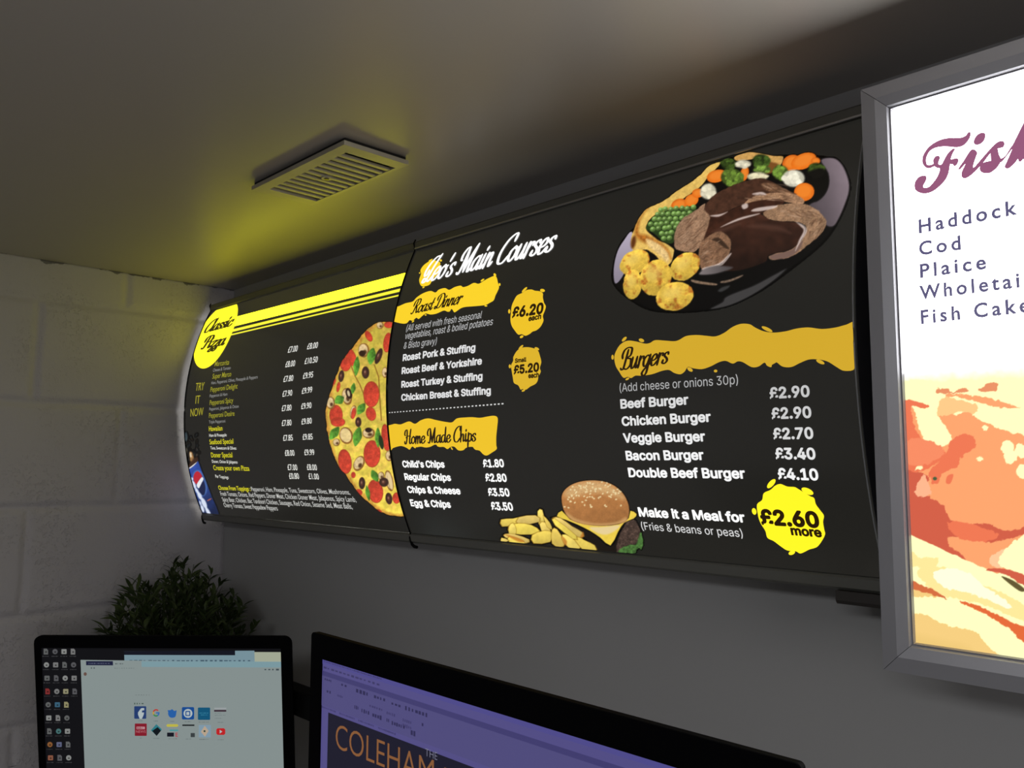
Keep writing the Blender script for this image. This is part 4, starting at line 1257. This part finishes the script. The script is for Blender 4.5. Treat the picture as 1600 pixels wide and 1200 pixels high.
# pale fillets in front
P.fill([(240, 590), (290, 605), (400, 655), (520, 710), (600, 745), (690, 800), (800, 870), (800, 1200), (240, 1200)], PY, 1.2, warp=(8, 1.5), n=2)
P.fill([(240, 660), (300, 660), (340, 690), (400, 690), (380, 730), (310, 720), (290, 760), (240, 770)], CR_, 1.2, warp=wq)
P.fill([(330, 730), (420, 720), (500, 760), (600, 800), (686, 850), (686, 900), (560, 850), (470, 830), (380, 800)], CR_, 1.2, warp=wq)
P.fill([(380, 740), (440, 725), (500, 740), (560, 790), (620, 830), (640, 860), (540, 820), (470, 800), (420, 790)], (255, 250, 216), 1.2, warp=wq)
P.fill([(275, 745), (330, 775), (380, 795), (430, 828), (380, 815), (330, 800), (275, 775)], (206, 106, 62), 1.2, warp=(5, 2))
P.fill([(280, 780), (330, 800), (400, 820), (300, 815)], TN, 1.2, warp=wq)
P.fill([(470, 838), (520, 845), (600, 880), (660, 910), (800, 960), (800, 1010), (690, 975), (640, 930), (560, 880)], (222, 104, 56), 1.2, warp=(5, 2))
P.fill([(560, 730), (620, 745), (700, 790), (800, 850), (800, 800), (686, 745), (600, 725)], DC, 1.2, warp=(5, 1.5))
P.fill([(610, 752), (650, 765), (690, 795), (670, 800)], (96, 84, 48), 1.4)
P.fill([(240, 865), (300, 872), (360, 880), (400, 905), (450, 920), (520, 935), (570, 990), (620, 1040), (620, 1200), (240, 1200)], TN, 1.2, warp=wq)
P.fill([(240, 930), (300, 940), (420, 970), (520, 1010), (560, 1200), (240, 1200)], (226, 190, 112), 14, alpha=.6)
P.build(fb, 'fish_picture', .0004, 1.1)

# ------------------------------------------------------------------ ceiling vent
VZ = CEIL - .012
vt = thing('ceiling_vent', 'slotted plastic ventilation grille on the ceiling above the pizza menu', 'vent', (.93, -.301, CEIL))
M_vent = mat('ivory_plastic', (196, 190, 168), 0.35, noise=(26, .22))
M_vent_shade = mat('vent_shade_paint', (22, 20, 14), 0.8)  # near-black colour stands in for shade inside and around the grille
vx0, vx1, vy0, vy1 = .797, 1.066, -.357, -.246
bm = bmesh.new()
box(bm, (vx0 + .003, vy0 + .003, CEIL - .0058), (vx1 - .003, vy1 - .003, CEIL), .001)
obj('mounting_collar', bm, M_vent_shade, vt, label='collar painted dark for the shade behind the grille')
bm = bmesh.new()
for lo, hi in (((vx0, vy0), (vx1, vy0 + .0185)), ((vx0, vy1 - .0065), (vx1, vy1)), ((vx0, vy0 + .0185), (vx0 + .024, vy1 - .0065)), ((vx1 - .024, vy0 + .0185), (vx1, vy1 - .0065))):
    box(bm, (*lo, VZ), (*hi, VZ + .0065), 0)
bmesh.ops.remove_doubles(bm, verts=bm.verts, dist=1e-5)
obj('grille_frame', bm, M_vent, vt)
n = 12
p = (vx1 - vx0 - .048) / n
for i in range(n - 1):
    xc = vx0 + .024 + p * (i + 1)
    bm = bmesh.new()
    box(bm, (xc - p * .235, vy0 + .0180, VZ + .0006), (xc + p * .235, vy1 - .0060, VZ + .0045), .0006)
    obj('slat', bm, M_vent, vt)
bm = bmesh.new()
tube(bm, [(.931, -.301, VZ + .004), (.931, -.301, VZ - .001)], .0085, 16)
sb = obj('screw_boss', bm, M_vent, vt, smooth=True)
bm = bmesh.new()
tube(bm, [(.931, -.301, VZ - .0009), (.931, -.301, VZ - .0022)], .0035, 12)
obj('screw', bm, mat('steel_screw', (90, 84, 60), .3, .8), vt, smooth=True)

# ------------------------------------------------------------------ desk below the frame, screens, mount, plant
DZ = 0.80
M_desk = mat('pale_laminate', (150, 146, 138), 0.4, noise=(5, .1))
dk = thing('desk', 'pale laminate desk running along the wall under the monitors', 'desk', (1.2, -.36, 0))
bm = bmesh.new()
box(bm, (.012, -.74, DZ - .028), (2.5, -.012, DZ), .003)
obj('desk_top', bm, M_desk, dk)
for x, y in ((.06, -.68), (2.44, -.68), (.06, -.07), (2.44, -.07)):
    bm = bmesh.new()
    box(bm, (x - .025, y - .025, 0), (x + .025, y + .025, DZ - .028), .004)
    obj('leg', bm, M_dark, dk)

M_bez = mat('gloss_black_plastic', (9, 9, 11), 0.6, spec=.02)
M_bezel = mat('satin_black_plastic', (10, 10, 12), 0.6, spec=.04)


def mon_frame(p):
    yaw, tilt, roll = p
    n0 = np.array([math.sin(yaw), -math.cos(yaw), 0])
    x0 = np.array([math.cos(yaw), math.sin(yaw), 0])
    z = np.array([0, 0, 1.0])
    n = math.cos(tilt) * n0 + math.sin(tilt) * z
    y = -math.sin(tilt) * n0 + math.cos(tilt) * z
    return math.cos(roll) * x0 + math.sin(roll) * y, -math.sin(roll) * x0 + math.cos(roll) * y, n


def monitor(o, rot, W, H, bz, depth, root, bezmat, rad):
    """o: top left front corner; bz = left, top, right, bottom bezel widths"""
    X, Y, N = mon_frame(rot)
    Mx = Matrix(((X[0], -Y[0], N[0], o[0]), (X[1], -Y[1], N[1], o[1]), (X[2], -Y[2], N[2], o[2]), (0, 0, 0, 1)))   # local: x right, y down, z to viewer

    def rr(x0, y0, x1, y1, r, k=5):
        out = []
        for cx, cy, a in ((x1 - r, y0 + r, -90), (x1 - r, y1 - r, 0), (x0 + r, y1 - r, 90), (x0 + r, y0 + r, 180)):
            for i in range(k + 1):
                t = math.radians(a + 90 * i / k)
                out.append((cx + r * math.cos(t), cy + r * math.sin(t)))
        return out
    outer = rr(0, 0, W, H, rad)
    k = len(outer)
    sx0, sy0, sx1, sy1 = bz[0], bz[1], W - bz[2], H - bz[3]
    inner = rr(sx0, sy0, sx1, sy1, .0008)
    bm = bmesh.new()

    def ring(pts, z, sc=0):
        c = (W / 2, H / 2)
        return [bm.verts.new(Mx @ Vector((p[0] + (c[0] - p[0]) * sc, p[1] + (c[1] - p[1]) * sc, z))) for p in pts]
    R = [ring(inner, -.004), ring(inner, -.0012), ring(outer, -.0012, .0022), ring(outer, -.0022), ring(outer, -depth * .2, .002), ring(outer, -depth * .5, .16), ring(outer, -depth, .42)]
    for a, b in zip(R[:-1], R[1:]):
        for i in range(k):
            bm.faces.new((a[i], a[(i + 1) % k], b[(i + 1) % k], b[i]))
    bm.faces.new(R[-1])
    bmesh.ops.recalc_face_normals(bm, faces=bm.faces)
    obj('housing', bm, bezmat, root)
    S = Flat(Mx @ Vector((sx0 - .001, sy0 - .001, -.0035)), X, -Y)
    bm = bmesh.new()
    w, h = sx1 - sx0 + .002, sy1 - sy0 + .002
    for p in ((0, 0), (0, h), (w, h), (w, 0)):
        bm.verts.new(Vector(S.pos(np.array(p[0]), np.array(p[1]), 0)))
    bm.verts.ensure_lookup_table()
    bm.faces.new(bm.verts[:])
    bm.normal_update()
    return S, bm, w, h, Mx


# --- monitor in the corner
m1 = thing('computer_monitor', 'black monitor in the corner showing a pale web browser page and desktop icons', 'monitor', (.456, -.33, 1.03), 'computer monitors')
o1 = (.283, -.498, -.605 + ZS)
S1, bm, w1, h1, Mx1 = monitor(o1, (math.radians(43.85), math.radians(-8.85), math.radians(.51)), .48, .305, (.013, .0225, .020, .026), .042, m1, M_bezel, .014)
obj('screen', bm, ink((13, 13, 17), 1.0, .3), m1)


def panel(parent, name, S, pts, m, off=.0003, label=None):
    return shape(parent, name, S, [pts], m, off, n=1, label=label)


def sc(rgb, k=1.0):
    return ink(rgb, k, .35)


c1 = (40, 980, 3.636)
c2 = (40, 990, 5.714)
c6 = (190, 1080, 8.889)
T = lambda c, L: [at(c, x, y) for x, y in L]
u_r, s_b = w1 - .001, h1 - .001


def to_edge(S, pts, right=None, bottom=None):
    q = [list(S.uv(p)) for p in pts]
    return q


def uvpoly(parent, name, S, q, m, off=.0003, label=None):
    return obj(name, shape_bm(S, [q], off), m, parent, label=label)


# window behind: a strip of pale blue with a cream corner
a = S1.uv(at(c1, 560, 137)); b = S1.uv(at(c1, 1190, 133)); c_ = S1.uv(at(c1, 1300, 133)); d = S1.uv(at(c1, 1448, 200)); e = S1.uv(at(c1, 313, 185)); t_ = S1.uv(at(c1, 570, 157))
uvpoly(m1, 'background_window', S1, [(a[0], a[1]), (c_[0], c_[1]), (c_[0], d[1]), (a[0], d[1])], sc((116, 142, 152)), .0002)
uvpoly(m1, 'background_window', S1, [(a[0], a[1]), (b[0], b[1]), (b[0], t_[1]), (a[0], t_[1])], sc((16, 18, 30)), .0003, 'dark title bar')
uvpoly(m1, 'background_window', S1, [(c_[0], a[1] + .0005), (u_r, a[1] + .0005), (u_r, d[1]), (c_[0], d[1])], sc((160, 166, 146)), .0003, 'cream corner of a window')
q0 = e[1]
uvpoly(m1, 'browser_window', S1, [(e[0], q0), (u_r, d[1]), (u_r, s_b), (e[0], s_b)], sc((131, 142, 141)), .0005)
tb = S1.uv(at(c1, 345, 213))
tb2 = S1.uv(at(c1, 498, 216))
uvpoly(m1, 'browser_tab', S1, [(tb[0], q0 + .0022), (tb2[0], q0 + .0022), (tb2[0], tb2[1]), (tb[0], tb2[1])], sc((26, 30, 58)), .0007)
tb3 = S1.uv(at(c1, 660, 222))
uvpoly(m1, 'toolbar', S1, [(tb3[0], q0 + .002), (u_r, q0 + .002), (u_r, tb3[1] + .001), (tb3[0], tb3[1] + .001)], sc((120, 150, 158)), .0007)
MK = sc((84, 92, 94))


def marks(parent, name, S, y_px, x0, x1, crop, m, n, seed, hgt=5, slope=0.0, off=.0008):
    rr = random.Random(seed)
    polys, x = [], x0
    for i in range(n):
        wd_ = (x1 - x0) / n * rr.uniform(.35, .8)
        y = y_px + slope * (x - x0)
        y2 = y + slope * wd_
        h_ = hgt * rr.uniform(.6, 1.1)
        polys.append([(x, y - h_ / 2), (x + wd_, y2 - h_ / 2), (x + wd_, y2 + h_ / 2), (x, y + h_ / 2)])
        x += (x1 - x0) / n
    return shape(parent, name, S, polys, m, off, crop, n=1)


marks(m1, 'tab_marks', S1, 205, 360, 480, c1, sc((90, 96, 118)), 12, 1, 6)
marks(m1, 'tab_marks', S1, 207, 510, 560, c1, MK, 4, 2, 6)
marks(m1, 'toolbar_icons', S1, 231, 372, 402, c1, MK, 2, 3, 9)
marks(m1, 'toolbar_icons', S1, 240, 1358, 1445, c1, sc((64, 74, 80)), 4, 4, 10)
marks(m1, 'window_marks', S1, 190, 590, 1290, c1, sc((62, 84, 98)), 26, 5, 8, .0, .0004)
marks(m1, 'address_marks', S1, 232, 505, 625, c1, sc((112, 122, 122)), 9, 6, 5)
shape(m1, 'cursor_icon', S1, [blob(340, 265, 9, 10)], sc((100, 76, 68)), .0008, c1, n=3)
marks(m1, 'search_marks', S1, 384, 625, 715, c1, sc((112, 120, 120)), 6, 7, 6)
marks(m1, 'section_marks', S1, 433, 618, 674, c1, sc((70, 88, 78)), 4, 8, 9)
shape(m1, 'painted_reflection', S1, [[(500, 110), (520, 100), (542, 98), (530, 106), (512, 115)]], sc((92, 92, 92)), .0003, c1, n=2, label='small pale reflection painted on the dark screen')  # glint drawn as a pale glowing patch


def rrect(x0, y0, x1, y1, r=8):
    return [(x0 + r, y0), (x1 - r, y0), (x1, y0 + r), (x1, y1 - r), (x1 - r, y1), (x0 + r, y1), (x0, y1 - r), (x0, y0 + r)]


def tile(x0, y0, x1, y1, rgb, r=10, lab=None):
    return shape(m1, 'shortcut_tile', S1, [rrect(x0, y0, x1, y1, r)], sc(rgb), .0008, c6, n=1, label=lab)


LT = sc((170, 182, 184))
t = tile(178, 206, 345, 380, (34, 58, 108), 8, 'blue tile with a pale f')
shape(m1, 'tile_mark', S1, [[(318, 232), (318, 262), (296, 262), (286, 272), (286, 292), (316, 292), (311, 322), (286, 322), (286, 379), (254, 379), (254, 322), (232, 322), (232, 292), (254, 292), (256, 258), (272, 236), (292, 230)]], LT, .0011, c6, n=1)
for a0, a1, rgb in ((-160, -45, (176, 58, 52)), (150, 200, (190, 150, 50)), (60, 150, (52, 132, 76)), (0, 60, (50, 104, 168))):
    th = [math.radians(a0 + (a1 - a0) * i / 8) for i in range(9)]
    shape(m1, 'tile_mark', S1, [[(482 + 48 * math.cos(t), 298 + 53 * math.sin(t)) for t in th] + [(482 + 30 * math.cos(t), 298 + 33 * math.sin(t)) for t in reversed(th)]], sc(rgb), .0008, c6, n=1)
shape(m1, 'tile_mark', S1, [[(482, 288), (530, 288), (530, 308), (482, 308)]], sc((50, 104, 168)), .0009, c6, n=1)
shape(m1, 'shortcut_tile', S1, [[(650, 285), (640, 262), (672, 275), (700, 245), (735, 272), (765, 262), (762, 300), (755, 340), (735, 362), (690, 366), (660, 345), (648, 310)]], sc((36, 92, 162)), .0008, c6, n=2, label='blue crown-topped round icon')
tile(840, 218, 1010, 390, (20, 72, 140), 12, 'blue tile with a pale ring')
shape(m1, 'tile_mark', S1, [blob(925, 305, 62, 62, 0, 20)], LT, .0010, c6, n=1)
shape(m1, 'tile_mark', S1, [rrect(890, 270, 958, 340, 8)], sc((24, 74, 138)), .0012, c6, n=1)
shape(m1, 'tile_mark', S1, [rrect(904, 284, 945, 326, 4)], LT, .0014, c6, n=1)
tile(1062, 224, 1232, 396, (14, 82, 116), 8, 'teal tile')
marks(m1, 'tile_mark', S1, 300, 1085, 1210, c6, sc((62, 140, 168)), 7, 9, 12, 0, .0011)
marks(m1, 'tile_mark', S1, 326, 1105, 1200, c6, sc((62, 140, 168)), 6, 19, 10, 0, .0011)
tile(1290, 226, 1456, 252, (150, 156, 158), 2, 'page preview tile')
shape(m1, 'tile_mark', S1, [rrect(1288, 256, 1457, 281, 2)], sc((58, 40, 52)), .0011, c6, n=1)
for yy in (302, 330, 374):
    marks(m1, 'tile_mark', S1, yy, 1298, 1450 if yy == 330 else 1395, c6, sc((100, 110, 114)), 8, yy, 8, 0, .0008)
tile(186, 446, 352, 618, (128, 24, 40), 6, 'dark red news tile')
shape(m1, 'tile_mark', S1, [rrect(212, 490, 326, 524, 2)], sc((190, 150, 156)), .0011, c6, n=1)
words(m1, 'tile_mark', S1, 'BBC', at(c6, 220, 519), at(c6, 318, 519), 2.6, sc((128, 24, 40)), .02, off=.0014)
words(m1, 'tile_mark', S1, 'NEWS', at(c6, 206, 574), at(c6, 338, 574), 3.8, sc((186, 120, 128)), -.01, off=.0012)
shape(m1, 'shortcut_tile', S1, [[(485, 455), (560, 525), (535, 548), (485, 500), (440, 540), (490, 585), (548, 530), (552, 545), (490, 618), (410, 540)]], sc((44, 118, 128)), .0008, c6, n=1, label='teal and black diamond icon')
shape(m1, 'tile_mark', S1, [[(425, 545), (440, 540), (490, 588), (530, 545), (505, 520), (490, 505), (505, 495), (552, 545), (490, 618)]], sc((14, 20, 26)), .0011, c6, n=1)
tile(625, 455, 790, 492, (186, 178, 70), 14, 'yellow strip icon')
tile(670, 530, 788, 550, (70, 146, 150), 3, 'teal strip icon')
tile(634, 572, 730, 628, (16, 18, 30), 2, 'black picture icon')
words(m1, 'tile_mark', S1, 'E', at(c6, 752, 630), at(c6, 785, 630), 6.2, sc((170, 62, 72)), .02, off=.0009)
tile(846, 460, 1014, 480, (18, 22, 26), 2, 'black bar icon')
tile(962, 578, 1020, 635, (56, 62, 64), 1, 'small dark grey square icon')
tile(1074, 466, 1242, 638, (126, 150, 166), 2, 'pale blue picture tile')
shape(m1, 'tile_mark', S1, [[(1158, 476), (1212, 548), (1162, 628), (1104, 560)]], sc((180, 160, 138)), .0011, c6, n=1)
shape(m1, 'tile_mark', S1, [blob(1156, 550, 14, 14)], sc((30, 60, 50)), .0014, c6, n=1)
tile(1318, 512, 1442, 604, (186, 32, 36), 18, 'red video tile')
shape(m1, 'tile_mark', S1, [[(1366, 532), (1366, 584), (1402, 558)]], LT, .0011, c6, n=1)
for x0, x1, yy in ((232, 302, 408), (450, 512, 412), (676, 736, 416), (880, 975, 420), (1075, 1225, 426), (1336, 1420, 430), (255, 285, 648), (442, 535, 652), (655, 775, 658), (890, 975, 662), (1085, 1220, 668), (1340, 1420, 672)):
    marks(m1, 'tile_caption', S1, yy, x0, x1, c6, sc((92, 102, 104)), 6, x0, 10)

# desktop icons: four columns
cols = [(182, 160), (264, 160), (344, 160), (424, 160)]
icol = [(110, 112, 112), (140, 140, 140), (160, 162, 160), (100, 100, 104)]
spec = {(2, 3): (168, 164, 130), (2, 4): (170, 164, 120), (0, 3): (150, 52, 52), (1, 4): (66, 112, 140), (1, 6): (80, 130, 130), (0, 7): (160, 104, 56), (1, 7): (110, 116, 150), (0, 8): (160, 100, 76)}
for cidx, (x, y) in enumerate(cols):
    for r in range(10 if cidx < 3 else 4):
        xx, yy = x + 5.2 * r, y + 118.5 * r
        if yy > 1215:
            continue
        rgb = spec.get((cidx, r), icol[(cidx * 3 + r * 2) % 4])
        k = (cidx + r) % 3
        if k == 0:
            q = [(xx - 20, yy - 26), (xx + 8, yy - 26), (xx + 20, yy - 12), (xx + 20, yy + 26), (xx - 20, yy + 26)]
        elif k == 1:
            q = blob(xx, yy, 24, 24, 0, 10)
        else:
            q = rrect(xx - 23, yy - 22, xx + 23, yy + 22, 4)
        rgb = tuple(v * .8 for v in rgb)
        shape(m1, 'desktop_icon', S1, [q], sc(rgb), .0004, c2, n=1)
        shape(m1, 'icon_detail', S1, [blob(xx + 2, yy + 3, 9, 7)], sc(tuple(v * .45 for v in rgb)), .0006, c2, n=1)
        marks(m1, 'icon_caption', S1, yy + 42, xx - 30, xx + 30, c2, sc((66, 66, 68)), 5, cidx * 20 + r, 7, 0, .0004)
bm = bmesh.new()
box(bm, (.19, .12, -.055), (.29, .22, -.036), .003, Mx1)
obj('mount_plate', bm, M_dark, m1)

# --- nearer monitor
m2 = thing('computer_monitor', 'larger gloss black monitor in front showing a violet drawing program window', 'monitor', (1.475, -.45, 1.11), 'computer monitors')
o2 = (1.196, -.467, -.474 + ZS)
S2, bm, w2, h2, Mx2 = monitor(o2, (math.radians(2.64), math.radians(-.91), math.radians(-.97)), .56, .345, (.020, .026, .020, .032), .045, m2, M_bez, .004)
obj('screen', bm, ink((80, 75, 130), 1.0, .3), m2)
c24 = (500, 1020, 6.667)
cc = S2.uv((700, 1105))
for y0, y1, rgb in ((.0, .0052, (76, 72, 136)), (.0125, .0175, (62, 58, 108))):
    uvpoly(m2, 'program_bar', S2, [(.001, y0 + .001), (w2 - .001, y0 + .001), (w2 - .001, y1 + .001), (.001, y1 + .001)], sc(rgb), .0003)
uvpoly(m2, 'tool_area', S2, [(.001, .0185), (w2 - .001, .0185), (w2 - .001, .05), (.001, .05)], sc((77, 73, 122)), .0003)
DM = sc((44, 41, 80))
LM = sc((58, 54, 98))
for v, u0, u1, m, nn, h_, sd in ((.0032, .004, .105, LM, 34, .0016, 1), (.0095, .003, .103, LM, 14, .0022, 2), (.0215, .006, .020, DM, 4, .0026, 3), (.0215, .036, .048, DM, 2, .0032, 4), (.0225, .062, .085, DM, 4, .004, 5), (.0225, .092, .112, DM, 4, .003, 6), (.0235, .120, .136, DM, 3, .003, 7), (.0235, .141, .176, DM, 7, .004, 8),
                               (.0335, .010, .02, DM, 2, .003, 9), (.034, .03, .04, LM, 4, .0026, 10), (.033, .085, .108, LM, 6, .0024, 11), (.034, .113, .127, LM, 5, .003, 12), (.0395, .060, .068, DM, 3, .004, 13), (.0405, .072, .086, DM, 4, .004, 14), (.041, .09, .106, DM, 4, .005, 15), (.041, .113, .118, DM, 2, .004, 16), (.042, .121, .142, DM, 6, .004, 17), (.0355, .138, .152, LM, 5, .0034, 18), (.0405, .138, .152, LM, 5, .0034, 19), (.0445, .15, .158, DM, 2, .005, 20), (.0335, .166, .169, DM, 1, .004, 22), (.0515, .002, .028, LM, 12, .002, 23), (.0515, .034, .062, LM, 12, .002, 24), (.0515, .067, .094, LM, 12, .002, 25), (.0515, .1, .128, LM, 12, .002, 26)):
    rr = random.Random(sd)
    polys = []
    for i in range(nn):
        a = u0 + (u1 - u0) * (i + .1) / nn
        b = a + (u1 - u0) / nn * rr.uniform(.4, .8)
        hh = h_ * rr.uniform(.6, 1)
        polys.append([(a, v - hh / 2), (b, v - hh / 2), (b, v + hh / 2), (a, v + hh / 2)])
    obj('toolbar_marks', shape_bm(S2, polys, .0006), m, m2)
a = S2.uv(at(c24, 90, 620))
uvpoly(m2, 'artwork_page', S2, [(a[0], a[1]), (w2 - .06, a[1]), (w2 - .06, a[1] + .058), (a[0], a[1] + .058)], sc((20, 19, 38)), .0005)
OG = sc((132, 86, 50))
words(m2, 'artwork_text', S2, 'COLEHAM', at(c24, 168, 988), at(c24, 1190, 1405), 38.5, OG, -.008, off=.0008)
words(m2, 'artwork_text', S2, 'F', at(c24, 1300, 1452), at(c24, 1400, 1494), 40, OG, -.008, off=.0008)
words(m2, 'artwork_text', S2, 'THE', at(c24, 1102, 1070), at(c24, 1228, 1118), 12, sc((120, 120, 140)), -.014, off=.0008, label='small pale letters')
bm = bmesh.new()
box(bm, (.23, .12, -.062), (.33, .22, -.040), .003, Mx2)
obj('mount_plate', bm, M_dark, m2)

# --- twin-monitor mount: post on the desk, cross bar behind both screens
mt = thing('monitor_mount', 'black cross bar monitor mount seen between the two monitors', 'monitor mount', (.95, -.12, DZ))
bz0, bz1 = 1.187, 1.232
by = -.12
bm = bmesh.new()
box(bm, (.42, by - .018, bz0), (1.56, by + .018, bz1), .004)
obj('cross_bar', bm, M_black, mt)
bm = bmesh.new()
tube(bm, [(.95, by + .045, DZ), (.95, by + .045, 1.26)], .02, 20)
obj('post', bm, M_black, mt, smooth=True)
bm = bmesh.new()
box(bm, (.86, by - .05, DZ), (1.04, by + .08, DZ + .012), .003)
obj('foot_plate', bm, M_black, mt)
c1p = Mx1 @ Vector((.24, .17, -.056))
c2p = Mx2 @ Vector((.28, .17, -.063))
for e0, x in ((c1p, .45), (c2p, 1.476)):
    bm = bmesh.new()
    tube(bm, [e0, Vector((x, by - .01, 1.2095))], .012, 12)
    obj('arm', bm, M_black, mt, smooth=True)

# --- plant
pc = Vector((.182, -.19, 0))
pl = thing('potted_plant', 'dark leafy bamboo-like plant in a pot behind the corner monitor', 'plant', (pc.x, pc.y, DZ))
M_leaf = mat('dark_green_leaf', (58, 74, 34), 0.55, noise=(30, .35))
M_stem = mat('green_stem', (52, 62, 30), 0.6)
M_pot = mat('grey_pot', (70, 68, 66), 0.5)
bm = bmesh.new()
prof = [(.0, 0), (.055, 0), (.06, .004), (.082, .21), (.088, .216), (.088, .235), (.080, .235), (.076, .215), (.0, .21)]
n = 28
rings = [[bm.verts.new((pc.x + r * math.cos(2 * math.pi * k / n), pc.y + r * math.sin(2 * math.pi * k / n), DZ + z)) for k in range(n)] for r, z in prof[1:-1]]
for a, b in zip(rings[:-1], rings[1:]):
    for k in range(n):
        bm.faces.new((a[k], a[(k + 1) % n], b[(k + 1) % n], b[k]))
bm.faces.new(rings[0][::-1])
bm.faces.new(rings[-1])
obj('pot', bm, M_pot, pl, smooth=True)
rr = random.Random(11)
bs, bl = bmesh.new(), bmesh.new()


def leaf(bm, p, d, L, w, rr):
    d = d.normalized()
    s = d.cross(Vector((rr.uniform(-.4, .4), rr.uniform(-.4, .4), 1))).normalized()
    nrm = s.cross(d).normalized()
    rows = []
    for t, k in ((0, .12), (.22, .8), (.45, 1), (.72, .62), (1, .02)):
        c = p + d * (L * t) - Vector((0, 0, 1)) * (.25 * L * t * t) 
        rows.append((bm.verts.new(c - s * (w * k / 2) + nrm * (.12 * w * k)), bm.verts.new(c), bm.verts.new(c + s * (w * k / 2) + nrm * (.12 * w * k))))
    for a, b in zip(rows[:-1], rows[1:]):
        bm.faces.new((a[0], a[1], b[1], b[0]))
        bm.faces.new((a[1], a[2], b[2], b[1]))


base_z = DZ + .212
for i in range(230):
    az = rr.uniform(0, 2 * math.pi)
    el = math.asin(rr.uniform(-.25, 1))
    R = rr.uniform(.75, 1.08) if i > 24 else rr.uniform(1.05, 1.25)
    tip = Vector((pc.x + .158 * R * math.cos(el) * math.cos(az), pc.y + .15 * R * math.cos(el) * math.sin(az), base_z + .235 + .18 * min(R, 1.1) * math.sin(el)))
    tip.x, tip.y = max(tip.x, .03), min(tip.y, -.03)
    b0 = Vector((pc.x + rr.uniform(-.045, .045), pc.y + rr.uniform(-.045, .045), base_z))
    pts = []
    for k in range(7):
        t = k / 6
        q = b0.lerp(tip, t ** 1.25)
        q.z = b0.z + (tip.z - b0.z) * (t ** .8)
        pts.append(q)
    tube(bs, pts, [.0016 * (1 - .6 * k / 6) for k in range(7)], 5)
    for k in range(3, 7):
        dirn = (pts[k] - pts[k - 1]).normalized()
        for j in range(4 if k < 6 else 5):
            a2 = rr.uniform(0, 6.28)
            side = Vector((math.cos(a2), math.sin(a2), rr.uniform(-.3, .5)))
            dd = dirn * .8 + side * .7
            L = rr.uniform(.026, .05)
            e = pts[k] + dd.normalized() * L
            if e.x < .006 or e.y > -.006 or e.x > .39:
                continue
            leaf(bl, pts[k] + (pts[k - 1] - pts[k]) * rr.random() * .6, dd, L, rr.uniform(.006, .0105), rr)
obj('stems', bs, M_stem, pl, smooth=True)
obj('leaves', bl, M_leaf, pl)


# what is printed or shown on a face belongs to that face
for root, face in ((pz, 'sign_face'), (mc, 'sign_face'), (fb, 'poster_face'), (m1, 'screen'), (m2, 'screen')):
    kids = list(root.children)
    f = next(o for o in kids if o.name.split('.')[0] == face)
    keep = {'back_tray', 'top_rail', 'bottom_rail', 'end_cap', 'edge_strip', 'lamp_tube', 'bright_lip', 'cable_box', 'case', 'frame_rail', 'housing', 'mount_plate', face}
    for o in kids:
        if o.name.split('.')[0] not in keep:
            o.parent = f
            o.matrix_parent_inverse = Matrix.Identity(4)
